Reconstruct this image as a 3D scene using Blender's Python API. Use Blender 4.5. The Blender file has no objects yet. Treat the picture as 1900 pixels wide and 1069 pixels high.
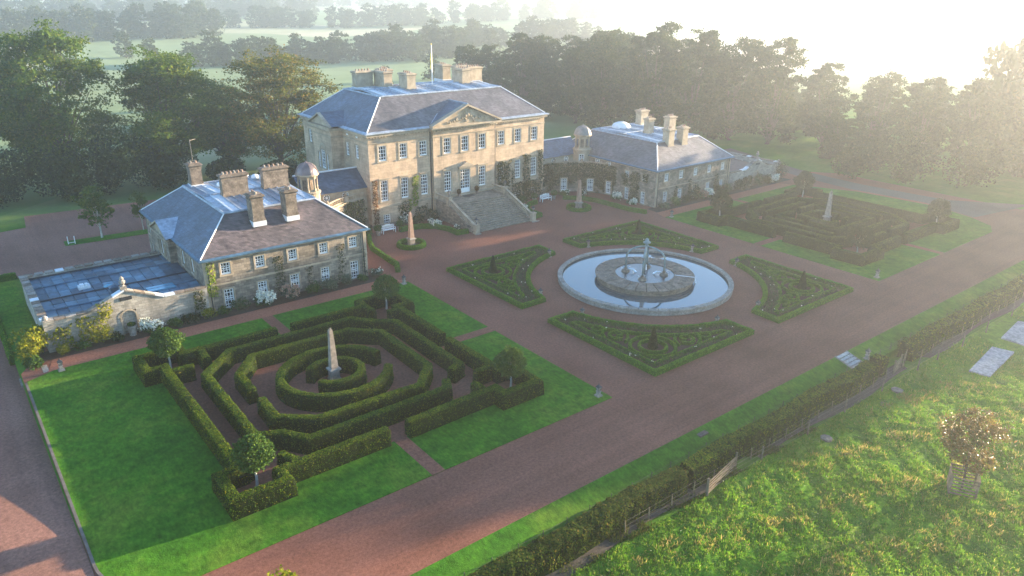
import bpy, math, random
import numpy as np
from mathutils import Matrix, Vector
R = math.radians
rng = np.random.default_rng(7)
random.seed(7)
sc = bpy.context.scene
# ------------------------------------------------------------------ camera
YAW, PITCH, ROLL = R(-38.384), R(-21.786), R(0.559)
CAM = Vector((-58.107, -50.366, 29.245))
fw = Vector((-math.sin(YAW)*math.cos(PITCH), math.cos(YAW)*math.cos(PITCH), math.sin(PITCH)))
rt0 = Vector((math.cos(YAW), math.sin(YAW), 0)); up0 = rt0.cross(fw)
rt = rt0*math.cos(ROLL)+up0*math.sin(ROLL); up = up0*math.cos(ROLL)-rt0*math.sin(ROLL)
cd = bpy.data.cameras.new('camera'); cam = bpy.data.objects.new('camera', cd); sc.collection.objects.link(cam)
cd.sensor_width = 36.0; cd.lens = 36.0*1387.944/1900.0; cd.clip_start = 0.5; cd.clip_end = 9000
m = Matrix((rt, up, -fw)).transposed().to_4x4(); m.translation = CAM; cam.matrix_world = m
sc.camera = cam
# ------------------------------------------------------------------ sky, sun, exposure
SUN_ELEV, SUN_AZ = R(8.7), R(-8.5)          # azimuth measured from +X towards +Y
sd = Vector((math.cos(SUN_AZ)*math.cos(SUN_ELEV), math.sin(SUN_AZ)*math.cos(SUN_ELEV), math.sin(SUN_ELEV)))
w = bpy.data.worlds.new('World'); sc.world = w; w.use_nodes = True
nt = w.node_tree; nt.nodes.clear()
sky = nt.nodes.new('ShaderNodeTexSky'); sky.sky_type = 'NISHITA'; sky.sun_disc = False
sky.sun_elevation = SUN_ELEV; sky.sun_rotation = math.atan2(sd.x, sd.y)
sky.air_density = 1.0; sky.dust_density = 0.3; sky.ozone_density = 3.0
bg = nt.nodes.new('ShaderNodeBackground'); bg.inputs[1].default_value = 0.115
wo = nt.nodes.new('ShaderNodeOutputWorld'); nt.links.new(sky.outputs[0], bg.inputs[0]); nt.links.new(bg.outputs[0], wo.inputs[0])
sl = bpy.data.lights.new('sun', 'SUN'); sl.energy = 5.0; sl.angle = R(0.6); sl.color = (1.0, 0.78, 0.52)
so = bpy.data.objects.new('sun', sl); sc.collection.objects.link(so); so.rotation_euler = sd.to_track_quat('Z', 'Y').to_euler()
sc.view_settings.view_transform = 'Standard'; sc.view_settings.look = 'None'; sc.view_settings.gamma = 1.0
sc.view_settings.use_curve_mapping = False; sc.view_settings.exposure = 2.7
sc.cycles.volume_bounces = 2; sc.cycles.max_bounces = 6; sc.cycles.diffuse_bounces = 3
sc.cycles.use_denoising = True
# ------------------------------------------------------------------ helpers
COL = sc.collection.objects
WL = {}
def tag(o, label=None, cat=None, group=None, kind=None):
    for k, v in (('label', label), ('category', cat), ('group', group), ('kind', kind)):
        if v: o[k] = v
    return o
def link(o, parent=None, origin=(0, 0, 0), rz=0.0):
    COL.link(o); o.rotation_euler = (0, 0, rz)
    if parent is not None:
        o.parent = parent; pw = WL[parent.name]
        o.location = (origin[0]-pw[0], origin[1]-pw[1], origin[2]-pw[2])
    else: o.location = origin
    WL[o.name] = tuple(origin)
    return o
def thing(name, loc, label, cat, group=None, rz=0.0):
    e = bpy.data.objects.new(name, None); e.empty_display_size = 0.3
    link(e, None, loc, rz); return tag(e, label, cat, group)
def qmesh(name, V, Q, mat=None, smooth=False, mat2=None, split=0):
    V = np.asarray(V, dtype=np.float32).reshape(-1, 3); Q = np.asarray(Q, dtype=np.int32)
    me = bpy.data.meshes.new(name); n, k = Q.shape
    me.vertices.add(len(V)); me.vertices.foreach_set('co', V.ravel())
    me.loops.add(n*k); me.loops.foreach_set('vertex_index', Q.ravel())
    me.polygons.add(n); me.polygons.foreach_set('loop_start', np.arange(0, n*k, k, dtype=np.int32))
    if smooth: me.polygons.foreach_set('use_smooth', np.ones(n, dtype=bool))
    me.update(calc_edges=True)
    if mat: me.materials.append(mat)
    if mat2:
        me.materials.append(mat2); ix = np.zeros(n, dtype=np.int32); ix[:split] = 1; me.polygons.foreach_set('material_index', ix)
    return me
def inst(name, me, parent=None, origin=(0, 0, 0), rz=0.0):
    return link(bpy.data.objects.new(name, me), parent, origin, rz)
class MB:
    def __init__(s): s.v = []; s.f = []
    def add(s, vs, fs):
        b = len(s.v); s.v += [tuple(float(c) for c in v) for v in vs]; s.f += [tuple(b+i for i in f) for f in fs]; return s
    def box(s, x0, y0, z0, x1, y1, z1):
        return s.add([(x0,y0,z0),(x1,y0,z0),(x1,y1,z0),(x0,y1,z0),(x0,y0,z1),(x1,y0,z1),(x1,y1,z1),(x0,y1,z1)],
                     [(0,3,2,1),(4,5,6,7),(0,1,5,4),(1,2,6,5),(2,3,7,6),(3,0,4,7)])
    def frust(s, cx, cy, z0, hx0, hy0, z1, hx1, hy1):
        return s.add([(cx-hx0,cy-hy0,z0),(cx+hx0,cy-hy0,z0),(cx+hx0,cy+hy0,z0),(cx-hx0,cy+hy0,z0),(cx-hx1,cy-hy1,z1),(cx+hx1,cy-hy1,z1),(cx+hx1,cy+hy1,z1),(cx-hx1,cy+hy1,z1)],
                     [(0,3,2,1),(4,5,6,7),(0,1,5,4),(1,2,6,5),(2,3,7,6),(3,0,4,7)])
    def prism(s, poly, z0, z1):
        n = len(poly)
        return s.add([(x,y,z0) for x,y in poly]+[(x,y,z1) for x,y in poly],
                     [tuple(range(n-1,-1,-1)), tuple(range(n,2*n))]+[(i,(i+1)%n,n+(i+1)%n,n+i) for i in range(n)])
    def lathe(s, prof, cx, cy, n=16, a0=0, a1=2*math.pi):
        full = abs(a1-a0-2*math.pi) < 1e-6; k = n if full else n+1; vs = []; fs = []
        for r, z in prof:
            for i in range(k):
                a = a0+(a1-a0)*i/n; vs.append((cx+r*math.cos(a), cy+r*math.sin(a), z))
        for j in range(len(prof)-1):
            for i in range(n):
                i2 = (i+1) % k; fs.append((j*k+i, j*k+i2, (j+1)*k+i2, (j+1)*k+i))
        return s.add(vs, fs)
    def tube(s, pts, rad, n=6):
        pts = [Vector(p) for p in pts]; vs = []; fs = []
        rad = rad if hasattr(rad, '__len__') else [rad]*len(pts)
        for i, p in enumerate(pts):
            d = (pts[min(i+1, len(pts)-1)]-pts[max(i-1, 0)]).normalized()
            a = d.cross(Vector((0, 0, 1)) if abs(d.z) < .9 else Vector((1, 0, 0))).normalized(); b = d.cross(a)
            for k in range(n):
                t = 2*math.pi*k/n; q = p+(a*math.cos(t)+b*math.sin(t))*rad[i]; vs.append(tuple(q))
        for i in range(len(pts)-1):
            for k in range(n): fs.append((i*n+k, i*n+(k+1) % n, (i+1)*n+(k+1) % n, (i+1)*n+k))
        fs.append(tuple(range(n-1, -1, -1))); fs.append(tuple((len(pts)-1)*n+k for k in range(n)))
        return s.add(vs, fs)
    def mesh(s, name, mat, smooth=False):
        me = bpy.data.meshes.new(name); me.from_pydata(s.v, [], s.f); me.materials.append(mat)
        if smooth: me.polygons.foreach_set('use_smooth', [True]*len(me.polygons))
        me.update(); return me
    def build(s, name, mat, parent=None, origin=(0, 0, 0), rz=0.0, smooth=False):
        return inst(name, s.mesh(name, mat, smooth), parent, origin, rz)
def struct(o): return tag(o, kind='structure')
# ------------------------------------------------------------------ materials
def mat_base(name):
    m = bpy.data.materials.new(name); m.use_nodes = True; n = m.node_tree; n.nodes.clear()
    o = n.nodes.new('ShaderNodeOutputMaterial'); b = n.nodes.new('ShaderNodeBsdfPrincipled'); n.links.new(b.outputs[0], o.inputs[0])
    return m, n, b, o
def noise(n, scale, detail=4, rough=.6, vec=None, stretch=None):
    t = n.nodes.new('ShaderNodeTexNoise'); t.inputs['Scale'].default_value = scale; t.inputs['Detail'].default_value = detail; t.inputs['Roughness'].default_value = rough
    if vec is None:
        g = n.nodes.new('ShaderNodeNewGeometry'); vec = g.outputs['Position']
    if stretch:
        mp = n.nodes.new('ShaderNodeMapping'); mp.inputs['Scale'].default_value = stretch; n.links.new(vec, mp.inputs[0]); vec = mp.outputs[0]
    n.links.new(vec, t.inputs['Vector']); return t.outputs['Fac']
def ramp(n, fac, stops):
    r = n.nodes.new('ShaderNodeValToRGB'); el = r.color_ramp.elements
    while len(el) < len(stops): el.new(0.5)
    for e, (p, c) in zip(el, stops): e.position = p; e.color = (*c, 1)
    n.links.new(fac, r.inputs[0]); return r.outputs[0]
def mix(n, fac, a, b, mode='MIX'):
    x = n.nodes.new('ShaderNodeMix'); x.data_type = 'RGBA'; x.blend_type = mode
    for sock, v in ((x.inputs[0], fac), (x.inputs[6], a), (x.inputs[7], b)):
        if hasattr(v, 'is_output'): n.links.new(v, sock)
        elif isinstance(v, (int, float)): sock.default_value = v
        else: sock.default_value = (*v, 1)
    return x.outputs[2]
def bump(n, b, h, strength, dist=0.05):
    k = n.nodes.new('ShaderNodeBump'); k.inputs['Strength'].default_value = strength; k.inputs['Distance'].default_value = dist
    n.links.new(h, k.inputs['Height']); n.links.new(k.outputs[0], b.inputs['Normal'])
def scl(c, f): return tuple(min(1, x*f) for x in c)
def mnoise(name, c, scale=1.0, var=.25, rough=.8, bmp=0.0, bscale=None, spec=.3, fine=None, metal=0.0):
    m, n, b, o = mat_base(name)
    col = ramp(n, noise(n, scale), [(.3, scl(c, 1-var)), (.7, scl(c, 1+var))])
    if fine:
        col = mix(n, .6, col, ramp(n, noise(n, fine, 3), [(.35, (.55, .55, .55)), (.65, (1.4, 1.4, 1.4))]), 'MULTIPLY')
    n.links.new(col, b.inputs['Base Color']); b.inputs['Roughness'].default_value = rough; b.inputs['Specular IOR Level'].default_value = spec; b.inputs['Metallic'].default_value = metal
    if bmp: bump(n, b, noise(n, bscale or scale*8), bmp)
    return m
def wallvec(n, kx=1.0, kz=1.0):
    g = n.nodes.new('ShaderNodeNewGeometry'); s = n.nodes.new('ShaderNodeSeparateXYZ'); n.links.new(g.outputs['Position'], s.inputs[0])
    a = n.nodes.new('ShaderNodeMath'); a.operation = 'ADD'; n.links.new(s.outputs[0], a.inputs[0]); n.links.new(s.outputs[1], a.inputs[1])
    c = n.nodes.new('ShaderNodeCombineXYZ'); n.links.new(a.outputs[0], c.inputs[0]); n.links.new(s.outputs[2], c.inputs[1])
    return c.outputs[0], g.outputs['Position']
def mstone(name, c, bw, bh, var=.2, mortar=.6, stain=.35, bmp=.5, rough=.9, ms=.012, spec=.2):
    m, n, b, o = mat_base(name); v, pos = wallvec(n)
    t = n.nodes.new('ShaderNodeTexBrick'); n.links.new(v, t.inputs['Vector'])
    t.inputs['Scale'].default_value = 1; t.inputs['Brick Width'].default_value = bw; t.inputs['Row Height'].default_value = bh
    t.inputs['Mortar Size'].default_value = ms; t.inputs['Mortar Smooth'].default_value = .2; t.inputs['Bias'].default_value = 0
    t.inputs['Color1'].default_value = (*scl(c, 1-var), 1); t.inputs['Color2'].default_value = (*scl(c, 1+var), 1); t.inputs['Mortar'].default_value = (*scl(c, mortar), 1)
    st = ramp(n, noise(n, .45, 5, .65, pos, (1, 1, .45)), [(.3, (1-stain,)*3), (.62, (1.12, 1.1, 1.08))])
    col = mix(n, 1.0, t.outputs['Color'], st, 'MULTIPLY')
    col = mix(n, .5, col, ramp(n, noise(n, 3.2, 4, .7, pos), [(.3, (.7, .72, .72)), (.7, (1.25, 1.2, 1.15))]), 'MULTIPLY')
    n.links.new(col, b.inputs['Base Color']); b.inputs['Roughness'].default_value = rough; b.inputs['Specular IOR Level'].default_value = spec
    h = mix(n, .5, t.outputs['Fac'], noise(n, 9, 4, .6, pos)); 
    iv = n.nodes.new('ShaderNodeInvert'); n.links.new(h, iv.inputs[1]); bump(n, b, iv.outputs[0], bmp, .03)
    return m
def mslate(name, c, var=.3):
    m = mstone(name, c, .34, .16, var, .5, .5, .6, .42, .008, .5); return m
def mleaf(name, c1, c2, c3=None, trans=.3, scale=.6, rough=.8, spec=.06):
    m, n, b, o = mat_base(name); g = n.nodes.new('ShaderNodeNewGeometry')
    a = ramp(n, g.outputs['Random Per Island'], [(0, c1), (.8, c2), (1, c3 or c2)])
    a = mix(n, .85, a, ramp(n, noise(n, scale, 5, .7), [(.3, (.5, .55, .55)), (.5, (1, 1, 1)), (.7, (1.55, 1.4, 1.2))]), 'MULTIPLY')
    n.links.new(a, b.inputs['Base Color']); b.inputs['Roughness'].default_value = rough; b.inputs['Specular IOR Level'].default_value = spec
    t = n.nodes.new('ShaderNodeBsdfTranslucent'); n.links.new(a, t.inputs[0]); s = n.nodes.new('ShaderNodeMixShader'); s.inputs[0].default_value = trans
    n.links.new(b.outputs[0], s.inputs[1]); n.links.new(t.outputs[0], s.inputs[2]); n.links.new(s.outputs[0], o.inputs[0])
    return m
def mlawn(name, c1, c2, c3):
    m, n, b, o = mat_base(name)
    a = ramp(n, noise(n, .16, 5, .65), [(.3, c1), (.5, c2), (.72, c3)])
    a = mix(n, .8, a, ramp(n, noise(n, 1.1, 6, .75), [(.32, (.5, .55, .6)), (.68, (1.5, 1.42, 1.25))]), 'MULTIPLY')
    a = mix(n, .8, a, ramp(n, noise(n, 5, 4, .75, None, (1, .45, 1)), [(.3, (.5, .55, .55)), (.7, (1.5, 1.45, 1.4))]), 'MULTIPLY')
    n.links.new(a, b.inputs['Base Color']); b.inputs['Roughness'].default_value = .9; b.inputs['Specular IOR Level'].default_value = .03
    bump(n, b, noise(n, 11, 5, .75), .9, .09); return m
def mgravel(name, c, tracks=None):
    m, n, b, o = mat_base(name)
    a = ramp(n, noise(n, .12, 5, .6), [(.28, scl(c, .74)), (.5, c), (.74, scl(c, 1.22))])
    if tracks:
        a = mix(n, .25, a, ramp(n, noise(n, 1.0, 3, .5, None, tracks), [(.38, (.74, .72, .72)), (.52, (1, 1, 1)), (.66, (1.22, 1.2, 1.18))]), 'MULTIPLY')
    a = mix(n, .9, a, ramp(n, noise(n, 5, 6, .85), [(.32, (.5, .5, .5)), (.68, (1.5, 1.5, 1.5))]), 'MULTIPLY')
    n.links.new(a, b.inputs['Base Color']); b.inputs['Roughness'].default_value = .95; b.inputs['Specular IOR Level'].default_value = .03
    bump(n, b, noise(n, 16, 4, .8), .8, .04); return m
def mplain(name, c, rough=.5, metal=0.0, spec=.5):
    m, n, b, o = mat_base(name); b.inputs['Base Color'].default_value = (*c, 1); b.inputs['Roughness'].default_value = rough
    b.inputs['Metallic'].default_value = metal; b.inputs['Specular IOR Level'].default_value = spec; return m
M = dict(
 sand=mstone('sandstone_ashlar', (.47, .355, .25), .9, .34, .12, .7, .42, .4),
 rubble=mstone('weathered_rubble_stone', (.255, .215, .17), .5, .26, .34, .55, .48, .8),
 palerub=mstone('pale_limewashed_rubble', (.37, .345, .30), .55, .24, .22, .6, .5, .8),
 trim=mnoise('dressed_stone', (.35, .285, .205), 1.2, .28, .9, .3, 14, .2),
 darktrim=mnoise('mossy_stone', (.19, .15, .115), 1.5, .45, .95, .5, 12, .15, 5),
 stepst=mnoise('worn_step_stone', (.24, .20, .15), 1.2, .3, .9, .4, 8, .2, 5),
 coping=mnoise('grey_coping_stone', (.26, .23, .195), .9, .28, .85, .4, 10, .25, 6),
 slate=mslate('sky_blued_slate', (.058, .086, .135)),  # base colour blued to imitate the sky reflected in the slates
 slate_w=mslate('purple_brown_slate', (.088, .070, .072), .42),
 slate_m=mslate('grey_slate', (.098, .094, .104), .36),
 lead=mnoise('sheet_lead', (.30, .345, .40), .8, .25, .42, .3, 5, .6, 2.5, .25),
 leadd=mnoise('weathered_lead_sheet', (.050, .110, .165), .5, .35, .42, .3, 4, .6, 1.8, .2),
 leadb=mnoise('bright_lead_sheet', (.085, .175, .245), .5, .3, .38, .3, 4, .6, 1.8, .2),
 leadk=mnoise('dark_lead_sheet', (.032, .068, .105), .5, .35, .45, .3, 4, .6, 1.8, .2),
 leadm=mnoise('dull_sheet_lead', (.19, .245, .31), .8, .25, .42, .3, 5, .6, 2.5, .25),
 leadw=mnoise('pale_lead_flashing', (.62, .64, .66), 1.5, .15, .5, .2, 9, .5),
 white=mnoise('white_paint', (.80, .80, .78), 2, .05, .45, 0, None, .5),
 glass=mplain('window_glass', (.018, .022, .03), .06, 0, .9),
 bluegl=mplain('skylight_glass', (.10, .30, .42), .1, 0, .9),
 iron=mplain('black_iron', (.02, .02, .024), .5),
 domelead=mnoise('grey_dome_lead', (.19, .18, .165), 1.6, .25, .5, .2, 6, .4),
 copper=mnoise('dark_copper_dome', (.16, .12, .115), 1.6, .3, .35, .2, 6, .6, None, .35),
 bronze=mnoise('green_bronze', (.17, .235, .235), 2.5, .3, .45, .3, 12, .5, None, .3),
 pot=mnoise('terracotta_pot', (.24, .165, .12), 3, .25, .85),
 water=mplain('pond_water', (.05, .075, .085), .03, 0, 1.0),
 poolw=mnoise('rippled_pool_water', (.03, .04, .045), 3, .3, .08, .55, 5, 1.0),
 foam=mplain('splashing_water', (.75, .8, .85), .3),
 gravel=mgravel('red_gravel', (.205, .088, .060)),
 drive=mgravel('red_gravel_drive', (.20, .086, .058), (.05, 1.3, 1)),
 lane=mgravel('pale_red_lane', (.24, .125, .092), (1.3, .05, 1)),
 brickp=mgravel('red_path', (.30, .12, .075)),
 road=mgravel('grey_gravel_road', (.115, .095, .083)),
 ditch=mgravel('dark_ditch_gravel', (.085, .072, .06)),
 soil=mgravel('bed_soil', (.075, .052, .038)),
 lawn=mlawn('mown_lawn', (.028, .105, .010), (.048, .145, .012), (.11, .175, .022)),
 field=mlawn('rough_pasture', (.055, .155, .012), (.095, .215, .016), (.22, .24, .05)),
 meadow=mlawn('hazy_pasture', (.09, .20, .06), (.13, .26, .08), (.20, .28, .11)),
 hedge=mleaf('yew_hedge_leaf', (.030, .068, .004), (.092, .142, .007), (.19, .165, .010), .18, .5),
 hedged=mleaf('dark_yew_hedge_leaf', (.020, .044, .004), (.052, .082, .006), (.10, .11, .012), .15, .6),
 hedgef=mleaf('even_yew_leaf', (.046, .078, .006), (.062, .098, .008), (.075, .10, .009), .15, .25),
 yewcore=mnoise('shaded_yew_twigs', (.012, .019, .005), 6, .4, .95, .8, 20, .03),  # dark inner twigs, their darkness also standing in for shade between leaves
 boxcore=mnoise('box_twigs', (.038, .088, .009), 6, .4, .95, .8, 20, .03),
 box=mleaf('box_hedge_leaf', (.060, .15, .009), (.12, .24, .014), (.18, .28, .020), .25, 1.2),
 rose=mleaf('rose_foliage', (.050, .080, .030), (.085, .12, .048), (.15, .10, .075), .25, 2),
 oak=mleaf('oak_leaf', (.036, .078, .010), (.085, .14, .017), (.15, .17, .026), .35, .25),
 oakg=mleaf('autumn_oak_leaf', (.050, .075, .012), (.12, .125, .020), (.24, .15, .03), .35, .3),
 wood=mleaf('woodland_leaf', (.022, .038, .010), (.048, .066, .016), (.08, .08, .024), .3, .2),
 dark=mleaf('dark_shrub_leaf', (.012, .026, .008), (.030, .052, .014), (.05, .07, .02), .2, 1),
 shrub=mleaf('green_shrub_leaf', (.030, .070, .014), (.065, .125, .022), (.11, .16, .03), .3, 1.5),
 yellow=mleaf('yellow_green_leaf', (.10, .13, .012), (.20, .21, .016), (.30, .26, .03), .35, 1.5),
 greysh=mleaf('grey_green_leaf', (.07, .095, .055), (.12, .145, .09), (.16, .18, .13), .25, 1.5),
 ivy=mleaf('ivy_leaf', (.022, .036, .010), (.050, .066, .016), (.09, .085, .025), .2, .8),
 ivyy=mleaf('bright_creeper_leaf', (.09, .16, .012), (.19, .27, .02), (.28, .30, .03), .35, 1.2),
 ivyr=mleaf('reddening_creeper_leaf', (.09, .055, .018), (.16, .085, .03), (.24, .07, .035), .3, 1.2),
 copperleaf=mleaf('bronze_maple_leaf', (.075, .08, .016), (.15, .10, .025), (.28, .14, .04), .45, 1.5, .4, .45),
 flower=mleaf('white_hydrangea_flower', (.70, .72, .60), (.82, .82, .74), (.80, .74, .66), .25, 3),
 pink=mleaf('faded_pink_flower', (.36, .22, .16), (.48, .30, .22), (.42, .34, .22), .25, 3),
 bark=mnoise('tree_bark', (.075, .058, .045), 3, .4, .95, .6, 9, .15),
 palebark=mnoise('pale_birch_bark', (.46, .43, .37), 3, .3, .85, .3, 9, .2),
 timber=mnoise('weathered_timber', (.165, .13, .088), 4, .35, .9, .4, 18, .15),
 grass=mleaf('pasture_grass_blade', (.075, .20, .012), (.14, .29, .018), (.40, .36, .09), .45, .3),
 straw=mleaf('dry_straw_grass', (.20, .20, .04), (.36, .30, .08), (.48, .36, .14), .45, .5),
 verge=mleaf('verge_weed_leaf', (.030, .056, .007), (.062, .090, .011), (.15, .11, .02), .3, .8),
 slab=mnoise('pale_concrete_slab', (.25, .255, .26), 1.2, .25, .85, .3, 8, .2, 4),
 kerbst=mnoise('dark_kerb_stone', (.12, .10, .085), 2, .3, .9),
 slab2=mnoise('pale_step_stone', (.36, .35, .325), 2, .15, .85, .3, 9, .2, 6),
 stonegr=mnoise('pink_granite', (.33, .205, .145), 2.5, .25, .7, .2, 14, .35),
 obel=mnoise('lichened_obelisk_stone', (.25, .205, .165), 3, .4, .9, .4, 10, .2),
 flagm=mnoise('furled_flag_cloth', (.62, .50, .16), 3, .3, .8),
 boards=mnoise('brown_boarding', (.19, .12, .095), 2, .25, .8),
)
# ------------------------------------------------------------------ foliage tools
def leafquads(P, size, flat=0.0, up=None):
    """one leaf-sized quad per point, random orientation"""
    P = np.asarray(P, dtype=np.float32); n = len(P); size = np.broadcast_to(np.asarray(size, dtype=np.float32), (n,))[:, None]
    a = rng.normal(size=(n, 3)); b = rng.normal(size=(n, 3))
    a[:, 2] *= (1-flat); b[:, 2] *= (1-flat)
    a /= np.linalg.norm(a, axis=1)[:, None]+1e-9; b -= a*(a*b).sum(1)[:, None]; b /= np.linalg.norm(b, axis=1)[:, None]+1e-9
    asp = rng.uniform(.55, .95, (n, 1)); a = a*size*.5; b = b*size*.5*asp
    V = np.stack([P-a*.9, P-b, P+a, P+b], 1).reshape(-1, 3)
    return V, np.arange(4*n).reshape(-1, 4)
def wob(P, f=1.0, seed=0):
    r = np.random.default_rng(seed); o = np.zeros(len(P))
    for k in range(5):
        d = r.normal(size=3)*f*(1+.7*k); o += np.sin(P@d+r.uniform(0, 6.28))/(1+.6*k)
    return o/2.0
def resample(path, step, closed=False):
    pts = [np.array(q, float) for q in path]; 
    if closed: pts = pts+[pts[0]]
    out = [pts[0]]
    for a, b in zip(pts[:-1], pts[1:]):
        L = np.linalg.norm(b-a); k = max(1, int(round(L/step)))
        for i in range(1, k+1): out.append(a+(b-a)*i/k)
    return np.array(out[:-1] if closed else out)
def hedge_mesh(name, path, width, h, mat, closed=False, step=.33, leaves=60, leaf=.11, jit=.045, z0=0.0, taper=.06, seed=1):
    C = resample(path, step, closed); n = len(C)
    if closed: T1 = C-np.roll(C, 1, 0); T2 = np.roll(C, -1, 0)-C
    else:
        T1 = np.vstack([C[1]-C[0], np.diff(C, axis=0)]); T2 = np.vstack([np.diff(C, axis=0), C[-1]-C[-2]])
    T1 = T1/(np.linalg.norm(T1, axis=1)[:, None]+1e-9); T2 = T2/(np.linalg.norm(T2, axis=1)[:, None]+1e-9)
    N1 = np.stack([-T1[:, 1], T1[:, 0]], 1); N2 = np.stack([-T2[:, 1], T2[:, 0]], 1)
    N = N1+N2; N /= np.linalg.norm(N, axis=1)[:, None]+1e-9; N /= np.maximum((N*N1).sum(1), .45)[:, None]
    hw = width/2; r = min(.08, hw*.35)
    prof = [(-hw, 0), (-hw+taper*.3, h*.33), (-hw+taper*.6, h*.68), (-hw+taper, h-r), (-hw+taper+r, h), (0, h+.01), (hw-taper-r, h), (hw-taper, h-r), (hw-taper*.6, h*.68), (hw-taper*.3, h*.33), (hw, 0)]
    k = len(prof); PS = np.array(prof)
    XY = C[:, None, :]+N[:, None, :]*PS[None, :, 0, None]; Z = np.broadcast_to(PS[None, :, 1], (n, k))+z0
    V = np.concatenate([XY, Z[..., None]], 2).reshape(-1, 3)
    D = rng.normal(size=V.shape)*jit; D[:, 2] *= .6
    s = wob(V, 1.1, seed)*jit*1.3; mask = np.tile(PS[:, 1] > .01, n)
    D[:, 2] += s; V = V+D*mask[:, None]
    m_ = n if closed else n-1
    i = np.arange(m_); i2 = (i+1) % n
    Q = [np.stack([i*k+j, i*k+j+1, i2*k+j+1, i2*k+j], 1) for j in range(k-1)]
    Q = np.concatenate(Q)
    if not closed:   # rounded-off ends
        for e in (0, n-1):
            b = e*k; cap = [(b+j, b+j+1, b+k-2-j, b+k-1-j) for j in range(k//2-1)]
            cap.append((b+k//2-1, b+k//2, b+k//2+1, b+k//2+1))
            Q = np.concatenate([Q, np.array(cap[:-1])])
    Vs = [V]; Qs = [Q]; nv = len(V)
    A = V[Q]; cen = A.mean(1); nr = np.cross(A[:, 2]-A[:, 0], A[:, 3]-A[:, 1]); ar = .5*np.linalg.norm(nr, axis=1)+1e-9
    top = np.abs(nr[:, 2]) > .6*2*ar
    for sel, dn, fl in ((~top, leaves, 0.0), (top, leaves*2.4, .85)):  # denser flat leaves on top build lighter tops and darker sides into the hedge
        idx = np.nonzero(sel)[0]; nl = int(ar[idx].sum()*dn)
        if not nl: continue
        f = rng.choice(idx, nl, p=ar[idx]/ar[idx].sum()); u = rng.random((nl, 2)); B = V[Q[f]]
        P = (B[:, 0]*(1-u[:, :1])+B[:, 1]*u[:, :1])*(1-u[:, 1:])+(B[:, 3]*(1-u[:, :1])+B[:, 2]*u[:, :1])*u[:, 1:]
        P = P+rng.normal(size=P.shape)*np.array([.018, .018, .012]); P[:, 2] += .012*(fl > 0); P = P[P[:, 2] > z0+.03]
        LV, LQ = leafquads(P, rng.uniform(.6, 1.3, len(P))*leaf, fl); Vs.append(LV); Qs.append(LQ+nv); nv += len(LV)
    core = M['boxcore'] if mat is M['box'] else M['yewcore']
    return qmesh(name, np.concatenate(Vs), np.concatenate(Qs), mat, False, core, len(Q))
def hedge(name, path, width, h, mat, label, cat='hedge', group=None, **kw):
    c = np.mean(np.array(path), 0); z0 = kw.pop('z0', 0.0)
    me = hedge_mesh(name, [(x-c[0], y-c[1]) for x, y in path], width, h, mat, **kw)
    return tag(inst(name, me, None, (c[0], c[1], z0)), label, cat, group)
def blob_points(n, rx, ry, rz, shell=.5):
    d = rng.normal(size=(n, 3)); d /= np.linalg.norm(d, axis=1)[:, None]
    r = shell+(1-shell)*rng.random(n)**.6
    return d*r[:, None]*np.array([rx, ry, rz])
def tree_meshes(tag_, H, Rr, th, lobes, leaves, leaf, mat, bark, trunk_r, seed, flat=1.0, low=0.12):
    g = np.random.default_rng(seed); cz = (H+th)/2; hz = (H-th)/2
    L = []; 
    for i in range(lobes):
        t = (i+g.random())/lobes; prof = (.62+.38*math.sin(math.pi*min(t, .45)/.9)) if t < .45 else math.sqrt(max(0, 1-((t-.45)/.6)**2))
        an = g.uniform(0, 6.28); rr = prof*g.uniform(.35, .8)**.7; lr = g.uniform(.24, .40)
        L.append((math.cos(an)*rr*Rr*.86, math.sin(an)*rr*Rr*.86, th+(.06+.86*t)*(H-th), lr*Rr, lr*min(hz, Rr)*.8))
    L.append((0, 0, cz+hz*.6, .4*Rr, .38*hz)); L.append((0, 0, cz, .5*Rr, .5*hz)); L.append((0, 0, cz-hz*.5, .55*Rr, .4*hz))
    P = []; per = leaves//len(L)
    for x, y, z, r1, r2 in L:
        nc = max(5, int(11*(r1/Rr)/.35)); cen = blob_points(nc, r1, r1, r2, .6)+np.array([x, y, z])
        k = max(3, per//nc)
        for c in cen:
            P.append(c+g.normal(size=(k, 3))*np.array([r1*.205, r1*.205, r1*.11]))
    P = np.concatenate(P); P = P[P[:, 2] > th*.6]
    V, Q = leafquads(P, g.uniform(.6, 1.35, len(P))*leaf, .25)
    crown = qmesh(tag_+'_crown', V, Q, mat)
    b = MB(); lean = g.normal(size=2)*.03*H
    b.tube([(0, 0, -.3), (0, 0, .15*th), (lean[0]*.3, lean[1]*.3, th*.7), (lean[0], lean[1], cz)], [trunk_r*1.5, trunk_r, trunk_r*.8, trunk_r*.35], 8)
    for x, y, z, r1, r2 in L[:-1]:
        s = g.uniform(.5, .95)*th
        b.tube([(lean[0]*.3, lean[1]*.3, s), (x*.45, y*.45, s+(z-s)*.55), (x, y, z)], [trunk_r*.3, trunk_r*.17, trunk_r*.05], 5)
    return crown, b.mesh(tag_+'_trunk', bark)
def plant_tree(name, ms, loc, label, cat='tree', group=None, s=(1, 1, 1), rz=0.0):
    e = thing(name, loc, label, cat, group, rz); e.scale = s
    for nm, me in (('crown', ms[0]), ('trunk', ms[1])):
        o = bpy.data.objects.new(nm, me); COL.link(o); o.parent = e
    return e
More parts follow.
